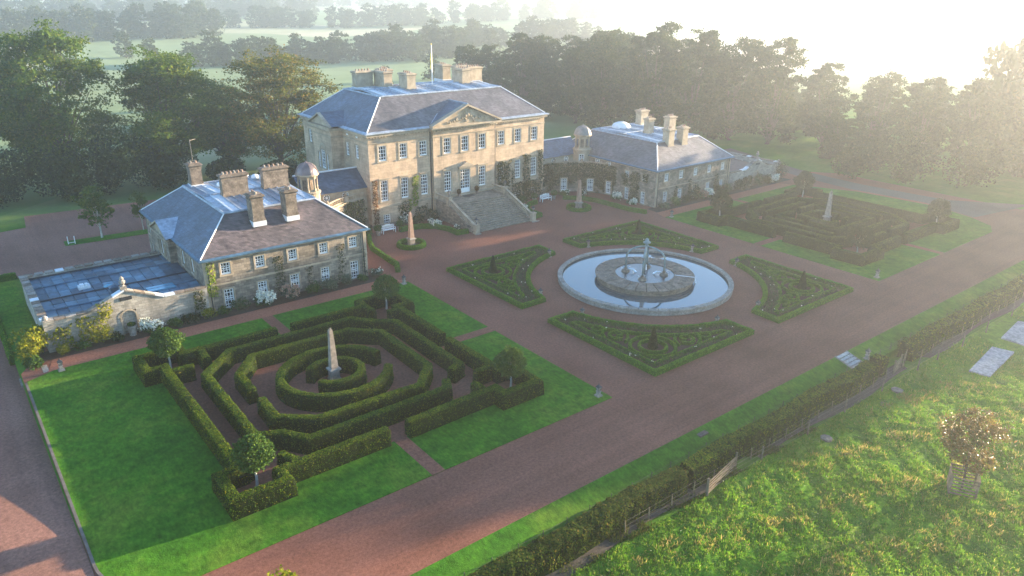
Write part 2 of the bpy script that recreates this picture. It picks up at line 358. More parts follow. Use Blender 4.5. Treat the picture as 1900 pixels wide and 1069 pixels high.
def shrub(name, loc, r, h, mat, label, n=700, leaf=.16, flowers=None, nf=0, fs=.22, group=None, cat='shrub', ry=None):
    ry = ry or r; P = []; k = 9
    for i in range(k):
        a = random.uniform(0, 6.28); q = random.uniform(.15, .6); z = random.uniform(.35, .72)*h; s = random.uniform(.4, .6)
        P.append(blob_points(n//k, r*s, ry*s, h*.36, .5)+np.array([math.cos(a)*q*r, math.sin(a)*q*ry, z]))
    P = np.concatenate(P); P[:, 2] = np.abs(P[:, 2])
    V, Q = leafquads(P, rng.uniform(.6, 1.3, len(P))*leaf)
    me = qmesh(name, V, Q, mat)
    o = tag(inst(name, me, None, loc), label, cat, group)
    if flowers:
        idx = np.argsort(-(P[:, 2]/h-.35*P[:, 1]/ry+rng.normal(size=len(P))*.28))[:nf]
        C = P[idx]*np.array([1.06, 1.06, 1.05])
        F = np.repeat(C, 6, 0)+rng.normal(size=(len(C)*6, 3))*fs*.28
        FV, FQ = leafquads(F, fs*rng.uniform(.6, 1.0, len(F)))
        tag(inst('flower_heads', qmesh('flower_heads', FV, FQ, flowers), o, loc), kind='stuff')
    return o
def ivy(name, label, plane, rects, mat, dens=55, leaf=.2, depth=.28, seed=3, group=None, cat='climber'):
    """plane: (axis, value, outward sign); rects: (s0, s1, z0, z1) on the wall; ragged edge"""
    ax, val, sg = plane; P = []
    for k, (s0, s1, z0, z1) in enumerate(rects):
        n = int((s1-s0)*(z1-z0)*dens*1.6); s = rng.uniform(s0, s1, n); z = rng.uniform(z0, z1, n)
        e = np.minimum.reduce([(s-s0), (s1-s), (z1-z)*1.2, (z-z0)+.5])
        q = np.stack([s, z, s*0], 1); keep = e > .12+.42*(wob(q, 1.6, seed+k)*.5+.5)*min(1, (s1-s0)*.5)
        s, z = s[keep], z[keep]; d = np.abs(rng.normal(size=len(s)))*depth*.5*(.5+.8*(wob(np.stack([s, z, s*0], 1), 2.2, seed+9)*.5+.5))+.03
        p = np.zeros((len(s), 3)); p[:, ax] = val+sg*d; p[:, 1-ax] = s; p[:, 2] = z; P.append(p)
    P = np.concatenate(P); V, Q = leafquads(P, rng.uniform(.6, 1.3, len(P))*leaf)
    c = P.mean(0); c[2] = P[:, 2].min()
    return tag(inst(name, qmesh(name, V-c.astype(np.float32), Q, mat), None, tuple(c)), label, cat, group)
# ================================================================== GROUND AND SETTING
def smooth(a, b, x):
    t = min(1, max(0, (x-a)/(b-a))); return t*t*(3-2*t)
def lane_z(y): return -.8*smooth(-12, 10, y)*(1-smooth(24, 42, y))
def ground_z(x, y):
    d = math.hypot(x, y-20)
    rise = 9*smooth(230, 900, d)*(.7+.3*math.sin(x*.006+1)*math.cos(y*.005))+1.2*smooth(120, 260, d)*math.sin(x*.021)*math.sin(y*.017)
    if y < -22.85: z = -1.25+.07*math.sin(x*.5+y*.3)+.06*math.sin(x*.23-y*.7)
    elif x < -56.06: z = lane_z(y)-.06
    else: z = -.06
    return z+rise
xs = [-4200, -2800, -2000, -1400, -1000, -760, -580, -440, -340, -260, -200, -150, -115, -90, -74]+list(range(-66, -56, 3))+[-56.08, -56.02]+list(range(-54, 71, 3))+[76, 84, 95, 110, 130, 155, 190, 230, 280, 350, 440, 560, 720, 940, 1300, 1900, 2800, 4200]
ys = [-4200, -2400, -1200, -600, -300, -180, -120, -90]+list(np.arange(-75, -26, 1.5))+[-26, -24, -22.95, -22.75]+list(range(-21, 72, 3))+[76, 82, 90, 100, 112, 126, 142, 160, 182, 210, 245, 290, 345, 410, 490, 590, 720, 900, 1150, 1500, 2000, 2800, 4200]
V = [(x, y, ground_z(x, y)) for y in ys for x in xs]; nx = len(xs)
Q = [(j*nx+i, j*nx+i+1, (j+1)*nx+i+1, (j+1)*nx+i) for j in range(len(ys)-1) for i in range(nx-1)]
# near pasture and far meadow share one sheet; the material splits on world position
m_, n_, b_, o_ = mat_base('pasture_ground')
def lawncol(n, c1, c2, c3):
    a = ramp(n, noise(n, .16, 5, .65), [(.3, c1), (.5, c2), (.72, c3)])
    a = mix(n, .55, a, ramp(n, noise(n, 1.3, 6, .7), [(.3, (.55, .6, .6)), (.7, (1.45, 1.4, 1.25))]), 'MULTIPLY')
    return a
near_c = lawncol(n_, (.035, .10, .010), (.055, .14, .014), (.11, .16, .03))
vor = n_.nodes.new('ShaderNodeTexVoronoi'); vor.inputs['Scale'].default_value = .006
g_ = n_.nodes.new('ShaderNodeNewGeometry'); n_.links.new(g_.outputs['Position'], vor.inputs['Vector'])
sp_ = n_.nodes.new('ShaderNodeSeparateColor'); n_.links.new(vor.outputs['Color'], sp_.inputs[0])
far_c = ramp(n_, sp_.outputs[0], [(0, (.14, .20, .09)), (.4, (.20, .25, .13)), (.7, (.30, .30, .18)), (1, (.38, .35, .24))])  # pale stubble fields, their paleness also standing in for distance haze
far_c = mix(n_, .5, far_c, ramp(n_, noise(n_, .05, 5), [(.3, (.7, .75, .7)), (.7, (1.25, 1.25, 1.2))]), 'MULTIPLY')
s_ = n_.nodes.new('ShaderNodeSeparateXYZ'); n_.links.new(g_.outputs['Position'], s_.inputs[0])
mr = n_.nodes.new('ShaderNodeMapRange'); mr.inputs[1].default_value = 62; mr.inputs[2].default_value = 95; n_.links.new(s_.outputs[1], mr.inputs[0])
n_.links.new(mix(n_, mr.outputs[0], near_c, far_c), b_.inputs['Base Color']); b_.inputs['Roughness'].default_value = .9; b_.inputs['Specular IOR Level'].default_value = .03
bump(n_, b_, noise(n_, 5, 5, .75), .8, .12)
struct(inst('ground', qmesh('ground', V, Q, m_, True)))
def sheet(name, poly, z, mat, thick=None):
    b = MB(); n = len(poly)
    if thick: b.prism(poly, z-thick, z)
    else: b.add([(x, y, z) for x, y in poly], [tuple(range(n))])
    return struct(b.build(name, mat))
sheet('gravel_forecourt', [(-56, -15.7), (20.6, -15.7), (66, -15.7), (66, 0), (66, 15.2), (41, 45), (-41, 45), (-56, 16)], 0, M['gravel'])
sheet('gravel_drive', [(-58, -22.45), (120, -22.45), (120, -9), (66, -13.5), (54, -15.3), (-50.6, -15.55), (-58, -11)], .004, M['drive'])
b = MB(); yl = list(np.arange(-40, 46, 2.0))
for i in range(len(yl)-1):
    b.add([(-76, yl[i], lane_z(yl[i])), (-56.02, yl[i], lane_z(yl[i])), (-56.02, yl[i+1], lane_z(yl[i+1])), (-76, yl[i+1], lane_z(yl[i+1]))], [(0, 1, 2, 3)])
struct(b.build('lane', M['lane']))
sheet('gravel_courtyard', [(-76, 41), (-40, 41), (-33, 41), (-33, 66), (-49.5, 67.2), (-50, 61.3), (-76, 57)], .012, M['lane'])
sheet('courtyard_verge', [(-47.3, 49.9), (-38, 49.3), (-37.8, 51.3), (-47.2, 51.9)], .05, M['lawn'], .06)
sheet('access_road', [(55.6, -11), (58.3, -3), (57, 8), (58.4, 18.6), (60.6, 27), (66, 40), (69, 40), (64.5, 26), (62.4, 18.7), (61.5, 8.5), (62.6, -4.5), (70, -13.4)], .010, M['road'])
# lawns: raised turf plats, rounded at the south-west corner
def arc(cx, cy, r, a0, a1, n=8): return [(cx+r*math.cos(R(a0+(a1-a0)*i/n)), cy+r*math.sin(R(a0+(a1-a0)*i/n))) for i in range(n+1)]
sheet('lawn', arc(-51.6, -11.4, 4.2, 180, 270)+[(-20.6, -15.6), (-20.5, 15.1), (-53.8, 15.1), (-55.8, 14.2)], .05, M['lawn'], .08)
sheet('lawn', [(20.6, -15.5), (50.4, -15.4), (53.2, -14.2), (55.2, -11), (57.4, -5), (56.2, 6.3), (52, 15), (20.7, 15)], .05, M['lawn'], .08)
ZL = .054
def gpath(name, poly, z=ZL, mat='gravel'): return sheet(name, poly, z, M[mat])
for sx in (-1, 1):
    c = -36.5 if sx < 0 else 35.8; 
    x0, x1 = (-47.0, -26.1) if sx < 0 else (24.7, 46.5)
    kx = 1.25
    gpath('maze_gravel', [(x0, -9), (x0-kx, -9), (x0-kx, -11.9), (x0+1.9, -11.9), (x0+1.9, -10.7), (x1-1.9, -10.7), (x1-1.9, -11.7), (x1+kx, -11.7), (x1+kx, -8.2), (x1, -8.2), (x1, 7.6), (x1+kx, 7.6), (x1+kx, 10.8), (x1-2.4, 10.8), (x1-2.4, 9.45), (x0+1.9, 9.5), (x0+1.9, 10.85), (x0-kx, 10.85), (x0-kx, 8), (x0, 8)])
    gpath('path', [(c-.5, -15.64), (c+.5, -15.64), (c+.5, -10.2), (c-.5, -10.2)], ZL+.004)
    xa, xb = (x1-.4, -20.46) if sx < 0 else (20.54, x0+.4)
    gpath('path', [(xa, -.5), (xb, -.5), (xb, .58), (xa, .58)], ZL+.004)
    gpath('path', [(c+.0, 9.2), (c+1.05, 9.2), (c+1.05, 15.14), (c+.0, 15.14)], ZL+.004)
sheet('path', [(-54.2, 15.1), (-20.5, 15.1), (-21.4, 17.25), (-53.6, 17.35)], .014, M['brickp'])
sheet('path', [(20.6, 15.0), (52, 15.0), (51, 17.2), (21.4, 17.2)], .014, M['brickp'])
for sx in (-1, 1):
    p = [(-54.9, 17.35), (-21.6, 17.25), (-21.8, 19.4), (-54.9, 19.4)]
    sheet('border_soil', p if sx < 0 else [(-x, y) for x, y in p][::-1], .03, M['soil'])
# lawn edging wall on the lane side
b = MB()
ed = arc(-51.6, -11.4, 4.36, 262, 180, 10)+[(-55.96, 13.9)]
for (xa, ya), (xb, yb) in zip(ed[:-1], ed[1:]):
    n = Vector((yb-ya, -(xb-xa))).normalized()*.16
    b.add([(xa, ya, -.95), (xb, yb, -.95), (xb, yb, .07), (xa, ya, .07), (xa+n.x, ya+n.y, -.95), (xb+n.x, yb+n.y, -.95), (xb+n.x, yb+n.y, .07), (xa+n.x, ya+n.y, .07)],
          [(0, 1, 2, 3), (5, 4, 7, 6), (3, 2, 6, 7), (0, 3, 7, 4), (1, 5, 6, 2)])
struct(b.build('kerb', M['kerbst']))
# terrace edge: lawn strip, cut by the steps down to the field
for xa, xb in ((-60, -.42), (1.5, 120)):
    struct(MB().add([(xa, -22.42, .05), (xa, -24.35, -.5), (xb, -24.35, -.5), (xb, -22.42, .05), (xa, -24.35, -1.3), (xb, -24.35, -1.3), (xa, -22.42, -1.3), (xb, -22.42, -1.3)], [(0, 1, 2, 3), (1, 4, 5, 2), (0, 6, 4, 1), (3, 2, 5, 7)]).build('lawn_strip', M['lawn']))
b = MB(); 
xl = list(np.arange(-60, 121, 2.0))
for i in range(len(xl)-1):
    w_ = [(-25.2, -1.2), (-25.7, -1.2), (-26.5+.25*math.sin(xl[i]*.4), -1.2)]; w2 = [(-25.2, -1.2), (-25.7, -1.2), (-26.5+.25*math.sin(xl[i+1]*.4), -1.2)]
    for (ya, za), (yb, zb), (yc, zc), (yd, zd) in ((w_[0], w_[1], w2[1], w2[0]), (w_[1], w_[2], w2[2], w2[1])):
        b.add([(xl[i], ya, za+.03), (xl[i], yb, zb+.03), (xl[i+1], yc, zc+.03), (xl[i+1], yd, zd+.03)], [(0, 1, 2, 3)])
struct(b.build('ditch_gravel', M['ditch']))
# ================================================================== BUILDINGS
def panel(mb, s0, s1, z0, z1, holes, f, depth=.22):
    """wall face with rectangular openings; f(s, z, d) -> point, d measured inwards"""
    S = sorted({s0, s1, *[h[0] for h in holes], *[h[1] for h in holes]}); Z = sorted({z0, z1, *[h[2] for h in holes], *[h[3] for h in holes]})
    for a, b_ in zip(S[:-1], S[1:]):
        for c, d in zip(Z[:-1], Z[1:]):
            sm, zm = (a+b_)/2, (c+d)/2
            if any(h[0] < sm < h[1] and h[2] < zm < h[3] for h in holes): continue
            mb.add([f(a, c, 0), f(b_, c, 0), f(b_, d, 0), f(a, d, 0)], [(0, 1, 2, 3)])
    for h in holes:
        a, b_, c, d = h[:4]
        for q in ([(a, c), (b_, c)], [(b_, c), (b_, d)], [(b_, d), (a, d)], [(a, d), (a, c)]):
            mb.add([f(*q[0], 0), f(*q[0], depth), f(*q[1], depth), f(*q[1], 0)], [(0, 1, 2, 3)])
WM = {}
def win(parent, pos, rz, w, h, nx=3, nz=4, sur=.15, trim='trim', hood=False, kind='window'):
    """pos: bottom centre of the opening on the wall face. window > pane, surround, sill"""
    key = (round(w, 2), round(h, 2), nx, nz, sur, trim, hood, kind)
    if key not in WM:
        fr = MB(); t = .1
        fr.box(-w/2, .08, 0, -w/2+t, .15, h); fr.box(w/2-t, .08, 0, w/2, .15, h); fr.box(-w/2+t, .08, 0, w/2-t, .15, t*1.7); fr.box(-w/2+t, .08, h-t, w/2-t, .15, h)
        if h > 1.1: fr.box(-w/2+t, .075, h*.5-.035, w/2-t, .15, h*.5+.035)
        for i in range(1, nx): x = -w/2+w*i/nx; fr.box(x-.03, .1, t*1.7, x+.03, .145, h-t)
        for j in range(1, nz):
            if h > 1.1 and abs(j/nz-.5) < .01: continue
            z = h*j/nz; fr.box(-w/2+t, .1, z-.03, w/2-t, .145, z+.03)
        if kind == 'door': fr.box(-w/2+t, .09, t, w/2-t, .155, h*.27)
        pn = MB().box(-w/2, .16, 0, w/2, .2, h); s = None; sil = None
        if sur:
            s = MB(); s.box(-w/2-sur, -.05, -.0, -w/2, .02, h+sur); s.box(w/2, -.05, -.0, w/2+sur, .02, h+sur); s.box(-w/2, -.05, h, w/2, .02, h+sur)
            if hood: s.box(-w/2-sur-.08, -.16, h+sur, w/2+sur+.08, .02, h+sur+.14)
            sil = MB().box(-w/2-sur-.06, -.12, -.15, w/2+sur+.06, .07, 0).mesh('sill', M[trim]); s = s.mesh('surround', M[trim])
        WM[key] = (fr.mesh(kind, M['white']), pn.mesh('pane', M['glass']), s, sil)
    f, p, s, si = WM[key]
    o = inst(kind, f, parent, pos, rz)
    for nm, me in (('pane', p), ('surround', s), ('sill', si)):
        if me:
            c = bpy.data.objects.new(nm, me); COL.link(c); c.parent = o
    return o
def chimney(parent, cx, cy, z0, z1, lx, ly, pots, mat='trim'):
    b = MB(); hx, hy = lx/2, ly/2
    b.box(cx-hx-.06, cy-hy-.06, z0, cx+hx+.06, cy+hy+.06, z0+.45); b.box(cx-hx, cy-hy, z0+.45, cx+hx, cy+hy, z1-.32)
    b.box(cx-hx-.07, cy-hy-.07, z1-.55, cx+hx+.07, cy+hy+.07, z1-.45); b.frust(cx, cy, z1-.32, hx+.05, hy+.05, z1-.2, hx+.17, hy+.17); b.box(cx-hx-.17, cy-hy-.17, z1-.2, cx+hx+.17, cy+hy+.17, z1-.06); b.box(cx-hx, cy-hy, z1-.06, cx+hx, cy+hy, z1+.02)
    o = b.build('chimney', M[mat], parent)
    MB().box(cx-hx-.1, cy-hy-.1, z0-.3, cx+hx+.1, cy+hy+.1, z0+.2).build('flashing', M['leadw'], o)
    for k in range(pots):
        t = (k+.5)/pots-.5; x, y = (cx+t*lx*.9, cy) if lx >= ly else (cx, cy+t*ly*.9)
        MB().lathe([(.12, z1), (.13, z1+.1), (.11, z1+.25), (.14, z1+.28), (.0, z1+.27)], x, y, 8).build('chimney_pot', M['pot' if k % 3 else 'coping'], o)
    return o
def hiproof(x0, x1, y0, y1, z, d, rise, mats, parent, zmat='lead', g=.5):
    """roof with four slopes, lead gutter at the eaves, lead flat with rolls; returns flat bounds"""
    fx0, fx1, fy0, fy1, zt = x0+d, x1-d, y0+d, y1-d, z+rise
    gx0, gx1, gy0, gy1 = x0+g, x1-g, y0+g, y1-g; zg = z+.1
    root = MB().add([(gx0, gy0, zg), (gx1, gy0, zg), (fx1, fy0, zt), (fx0, fy0, zt)], [(0, 1, 2, 3)]).build('roof', M[mats[0]], parent)
    root['label'] = 'hipped slate roof with lead flat'
    for pts, mm in ((((gx0, gy1), (gx0, gy0), (fx0, fy0), (fx0, fy1)), mats[1]), (((gx1, gy1), (gx0, gy1), (fx0, fy1), (fx1, fy1)), mats[0]), (((gx1, gy0), (gx1, gy1), (fx1, fy1), (fx1, fy0)), mats[1])):
        MB().add([(*pts[0], zg), (*pts[1], zg), (*pts[2], zt), (*pts[3], zt)], [(0, 1, 2, 3)]).build('roof_slope', M[mm], root)
    b = MB()
    P = [(x0, y0), (x1, y0), (x1, y1), (x0, y1)]; G = [(gx0, gy0), (gx1, gy0), (gx1, gy1), (gx0, gy1)]
    for i in range(4):
        j = (i+1) % 4; b.add([(*P[i], z), (*P[j], z), (*G[j], zg+.015), (*G[i], zg+.015)], [(0, 1, 2, 3)]); b.add([(*P[i], z-.12), (*P[j], z-.12), (*P[j], z), (*P[i], z)], [(0, 1, 2, 3)])
        b.add([(*P[j], z-.12), (*P[i], z-.12), (G[i][0]+(.3 if i in (0, 3) else -.3), G[i][1]+(.3 if i < 2 else -.3), z-.12), (G[j][0]+(.3 if j in (0, 3) else -.3), G[j][1]+(.3 if j < 2 else -.3), z-.12)], [(0, 1, 2, 3)])
    b.build('gutter', M[zmat], root)
    for (ax, ay), (bx, by) in zip(G, [(fx0, fy0), (fx1, fy0), (fx1, fy1), (fx0, fy1)]):
        MB().tube([(ax, ay, zg+.02), (bx, by, zt+.02)], .075, 5).build('hip_flashing', M['leadw'], root)
    b = MB(); T = [(fx0, fy0), (fx1, fy0), (fx1, fy1), (fx0, fy1)]
    for i in range(4): b.tube([(*T[i], zt+.03), (*T[(i+1) % 4], zt+.03)], .14, 5)
    b.build('ridge_roll', M['lead'], root)
    return root, (fx0, fx1, fy0, fy1, zt)
def leadflat(root, fx0, fx1, fy0, fy1, zt, rise, step, mat='lead'):
    """low ridge lead flat running along x, each bay a sheet with a roll"""
    n = int((fx1-fx0)/step); ym = (fy0+fy1)/2; w_ = (fx1-fx0)/n
    for half, (ya, yb) in enumerate(((fy0, ym), (fy1, ym))):
        for i in range(n):
            xa = fx0+i*w_; b = MB(); t = .012*((i*7+half) % 3)
            b.add([(xa, ya, zt+t), (xa+w_, ya, zt+t), (xa+w_, yb, zt+rise+t), (xa, yb, zt+rise+t)], [(0, 1, 2, 3)] if not half else [(3, 2, 1, 0)])
            b.tube([(xa, ya, zt+.06), (xa, yb, zt+rise+.06)], .07, 5)
            b.build('lead_sheet', M[('lead', 'leadw', 'lead', 'leadm')[(i*5+half*3) % 4]], root)
    MB().tube([(fx0, ym, zt+rise+.05), (fx1, ym, zt+rise+.05)], .1, 5).build('ridge_roll', M[mat], root)
FY = lambda y0: (lambda s, z, d: (s, y0+d, z))
FX = lambda x0: (lambda s, z, d: (x0+d, s, z))
# ---------------------------------------------------------------- main house
HX, HY0, HY1, HZ = 14.45, 34.0, 53.4, 12.0
house = thing('mansion', (0, 43.7, 0), 'large sandstone mansion with pedimented centre, hipped slate roof and eight chimney stacks', 'mansion')
b = MB(); XW = [-12.48, -9.45, -6.42, 6.5, 9.52, 12.56]; CY = 33.65
up_h = [(x-.56, x+.56, 8.72, 10.66) for x in XW]; lo_h = [(x-.54, x+.54, 3.45, 6.2) for x in XW]; ba_h = [(x-.5, x+.5, .32, 1.66) for x in (-12.3, -9.4, 9.45, 12.6)]
fr = FY(HY0)
left = lambda H: [h for h in H if h[1] < 0]; right = lambda H: [h for h in H if h[0] > 0]
panel(b, -HX, -5.1, 0, HZ, left(up_h+lo_h+ba_h), fr); panel(b, 5.1, HX, 0, HZ, right(up_h+lo_h+ba_h), fr)
cw = [(-2.9-.58, -2.9+.58), (-.58, .58), (2.9-.58, 2.9+.58)]
ch = [(a, c, 8.62, 10.7) for a, c in cw]+[(-3.46, -2.34, 3.4, 6.2), (2.34, 3.46, 3.4, 6.2), (-.78, .78, 2.5, 6.1)]
panel(b, -5.1, 5.1, 0, HZ, ch, FY(CY))
for s in (-1, 1): b.add([(s*5.1, CY, 0), (s*5.1, HY0, 0), (s*5.1, HY0, HZ), (s*5.1, CY, HZ)], [(0, 1, 2, 3)])
wh = [(y-.45, y+.45, 8.75, 10.5) for y in (37.05, 39.7, 47.9, 51.2)]+[(y-.35, y+.35, 11.4, 11.85) for y in (37.05, 39.7)]
panel(b, HY0, 41.0, 0, HZ, [h for h in wh if h[1] < 41], FX(-HX)); panel(b, 46.5, HY1, 0, HZ, [h for h in wh if h[0] > 46.5], FX(-HX))
BX = -16.1
panel(b, 41.0, 46.5, 0, HZ, [(43.1, 44.4, 6.5, 9.0), (42.2, 42.8, 6.5, 8.6), (44.7, 45.3, 6.5, 8.6)], FX(BX))
for y in (41.0, 46.5): b.add([(BX, y, 0), (-HX, y, 0), (-HX, y, HZ), (BX, y, HZ)], [(0, 1, 2, 3)])
b.add([(HX, HY0, 0), (HX, HY1, 0), (HX, HY1, HZ), (HX, HY0, HZ)], [(0, 1, 2, 3)]); b.add([(HX, HY1, 0), (-HX, HY1, 0), (-HX, HY1, HZ), (HX, HY1, HZ)], [(0, 1, 2, 3)])
b.build('wall', M['sand'], house)
for x in XW:
    win(house, (x, HY0, 8.72), 0, 1.12, 1.94, 3, 4, .2); win(house, (x, HY0, 3.45), 0, 1.08, 2.75, 3, 6, .17, 'trim', True)
for h in ba_h: win(house, ((h[0]+h[1])/2, HY0, .32), 0, 1.0, 1.34, 3, 4, .12)
for a, c in cw: win(house, ((a+c)/2, CY, 8.62), 0, 1.16, 2.08, 3, 4, .2)
for x in (-2.9, 2.9): win(house, (x, CY, 3.4), 0, 1.12, 2.8, 3, 6, .18, 'trim', True)
d = win(house, (0, CY, 2.5), 0, 1.56, 3.6, 4, 8, .2, 'trim', False, 'door')
for y in (37.05, 39.7, 47.9, 51.2): win(house, (-HX, y, 8.75), R(-90), .9, 1.75, 3, 4, .14)
for y in (37.05, 39.7): win(house, (-HX, y, 11.4), R(-90), .7, .45, 2, 2, 0)
win(house, (BX, 43.75, 6.5), R(-90), 1.3, 2.5, 3, 6, .18); win(house, (BX, 42.5, 6.5), R(-90), .6, 2.1, 2, 5, .12); win(house, (BX, 45.0, 6.5), R(-90), .6, 2.1, 2, 5, .12)
b = MB().lathe([(.62, 0), (.95, 0), (.95, .1), (.62, .1), (.62, 0)], 0, 0, 12, 0, math.pi)
b.v = [(x, z-.05, y+0) for x, y, z in b.v]; b.build('window_arch', M['trim'], house, (BX, 43.75, 9.0), R(-90))
# door hood
b = MB(); b.box(-1.25, CY-.42, 6.42, 1.25, CY, 6.6); b.box(-1.15, CY-.3, 6.25, 1.15, CY, 6.42)
b.add([(-1.3, CY-.5, 6.6), (1.3, CY-.5, 6.6), (0, CY-.5, 7.25), (-1.3, CY, 6.6), (1.3, CY, 6.6), (0, CY, 7.25)], [(0, 1, 2), (1, 4, 5, 2), (3, 0, 2, 5), (0, 3, 4, 1)])
b.build('door_hood', M['trim'], house)
# cornice, string courses, dentils
def ring_course(z0, z1, p):
    b = MB(); b.box(-HX-p, HY0-p, z0, -5.1-p, HY0+.02, z1); b.box(5.1+p, HY0-p, z0, HX+p, HY0+.02, z1); b.box(-5.1-p, CY-p, z0, 5.1+p, CY+.02, z1)
    b.box(-HX-p, HY0+.02, z0, -HX+.02, 41.0-p, z1); b.box(BX-p, 41.0-p, z0, BX+.02, 46.5+p, z1); b.box(-HX-p, 46.5+p, z0, -HX+.02, HY1+p, z1); b.box(BX+.02, 41.0-p, z0, -HX-p, 41.02, z1)
    b.box(HX-.02, HY0+.02, z0, HX+p, HY1+p, z1); b.box(-HX+.02, HY1-.02, z0, HX-.02, HY1+p, z1); return b
ring_course(11.02, 11.14, .1).build('architrave', M['trim'], house); ring_course(11.92, 12.2, .32).build('cornice', M['trim'], house); ring_course(2.62, 2.86, .1).build('string_course', M['trim'], house); ring_course(0, .5, .07).build('plinth', M['rubble'], house)
b = MB()
for i in range(int(2*HX/.42)):
    x = -HX+.2+i*.42; y = (CY if abs(x) < 5.1 else HY0); b.box(x, y-.26, 11.74, x+.2, y-.01, 11.92)
for i in range(int((HY1-HY0)/.42)):
    y = HY0+.2+i*.42; x = BX if 41 < y < 46.4 else -HX; b.box(x-.26, y, 11.74, x-.01, y+.2, 11.92)
tag(b.build('dentils', M['trim'], house), kind='stuff')
root, fl = hiproof(-15.0, 15.0, 33.46, 53.94, 12.4, 5.1, 3.6, ('slate_m', 'slate'), house)
leadflat(root, *fl, .35, .85)
# front pediment
b = MB(); b.add([(-5.35, 33.2, 12.42), (5.35, 33.2, 12.42), (0, 33.2, 14.7), (-5.35, 33.6, 12.42), (5.35, 33.6, 12.42), (0, 33.6, 14.7)], [(0, 1, 2), (3, 5, 4), (0, 3, 4, 1)])
ped = b.build('pediment', M['trim'], house)
def rake(ped, pa, pb, w0, th, mat):
    (xa, ya, za), (xb, yb, zb) = pa, pb
    MB().add([(xa, ya, za), (xb, yb, zb), (xb, yb+w0, zb), (xa, ya+w0, za), (xa, ya, za+th), (xb, yb, zb+th), (xb, yb+w0, zb+th), (xa, ya+w0, za+th)], [(0, 3, 2, 1), (4, 5, 6, 7), (0, 1, 5, 4), (1, 2, 6, 5), (2, 3, 7, 6), (3, 0, 4, 7)]).build('raking_cornice', M[mat], ped)
rake(ped, (-5.65, 32.75, 12.38), (-.001, 32.75, 14.78), .85, .24, 'trim'); rake(ped, (5.65, 32.75, 12.38), (.001, 32.75, 14.78), .85, .24, 'trim')
MB().box(-5.65, 32.75, 12.2, 5.65, 33.5, 12.4).build('pediment_cornice', M['trim'], ped)
b = MB(); g = random.Random(5)
for cx, cz, r in ((0, 13.45, .42), (-.75, 13.3, .3), (.75, 13.3, .3), (-.35, 13.95, .22), (.4, 13.85, .2), (-1.5, 13.05, .3), (1.5, 13.1, .3), (-2.2, 12.95, .25), (2.2, 12.95, .25), (-2.9, 12.85, .2), (2.9, 12.85, .2), (0, 12.85, .3), (-1.1, 12.75, .22), (1.1, 12.75, .22)):
    for k in range(3):
        x, z, q = cx+g.uniform(-.22, .22), cz+g.uniform(-.15, .2), r*g.uniform(.4, .7)
        b.lathe([(0, z-q), (q*.8, z-q*.6), (q, z), (q*.7, z+q*.7), (0, z+q)], x, 33.16, 6)
b.build('relief_sculpture', M['trim'], ped, smooth=True)
MB().add([(-5.6, 32.8, 12.62), (0, 32.8, 15.02), (0, 38.1, 15.02), (-5.2, 33.9, 12.72)], [(0, 1, 2, 3)]).build('pediment_roof', M['slate'], root)
MB().add([(5.6, 32.8, 12.62), (5.2, 33.9, 12.72), (0, 38.1, 15.02), (0, 32.8, 15.02)], [(0, 1, 2, 3)]).build('pediment_roof', M['slate'], root)
MB().tube([(0, 32.8, 15.04), (0, 38.0, 15.04)], .1, 5).tube([(0, 38.0, 15.02), (-5.15, 33.95, 12.74)], .08, 5).tube([(0, 38.0, 15.02), (5.15, 33.95, 12.74)], .08, 5).build('valley_flashing', M['lead'], root)
# west bay gable
ped = MB().add([(BX-.1, 40.8, 12.42), (BX-.1, 46.7, 12.42), (BX-.1, 43.75, 13.75)], [(0, 1, 2)]).build('side_pediment', M['trim'], house)
MB().add([(BX-.4, 40.5, 12.45), (BX-.4, 43.75, 13.95), (-12.3, 43.75, 13.95), (-14.2, 40.5, 12.5)], [(0, 1, 2, 3)]).build('pediment_roof', M['slate'], root)
MB().add([(BX-.4, 47.0, 12.45), (-14.2, 47.0, 12.5), (-12.3, 43.75, 13.95), (BX-.4, 43.75, 13.95)], [(0, 1, 2, 3)]).build('pediment_roof', M['slate'], root)
b = MB()
for sgn in (-1, 1):
    ya = 43.75+sgn*3.35
    b.add([(BX-.42, ya, 12.3), (BX-.42, 43.75, 13.82), (BX, 43.75, 13.82), (BX, ya, 12.3), (BX-.42, ya, 12.44), (BX-.42, 43.75, 13.97), (BX, 43.75, 13.97), (BX, ya, 12.44)], [(0, 1, 5, 4), (4, 5, 6, 7), (0, 3, 2, 1)])
b.box(BX-.42, 40.4, 12.2, BX, 47.1, 12.36); b.build('raking_cornice', M['trim'], ped)
for c in ((-6.6, 48.3, 2.6, 1.3, 5), (-4.3, 46.6, 1.25, 2.9, 4), (-2.6, 49.2, 1.3, 2.2, 4), (-2.75, 42.5, 1.35, 2.2, 4), (8.4, 50.6, 1.4, 2.3, 4), (9.6, 47.2, 2.6, 1.3, 5), (7.2, 43.6, 1.35, 2.3, 4), (10.0, 44.8, 2.5, 1.3, 5)):
    chimney(root, c[0]-.45, c[1]+.35, 16.0, 18.35, c[2], c[3], c[4])
for x in (-5.35, 5.35): MB().tube([(x, HY0-.08, .2), (x, HY0-.08, 11.8)], .07, 6).build('downpipe', M['iron'], house)
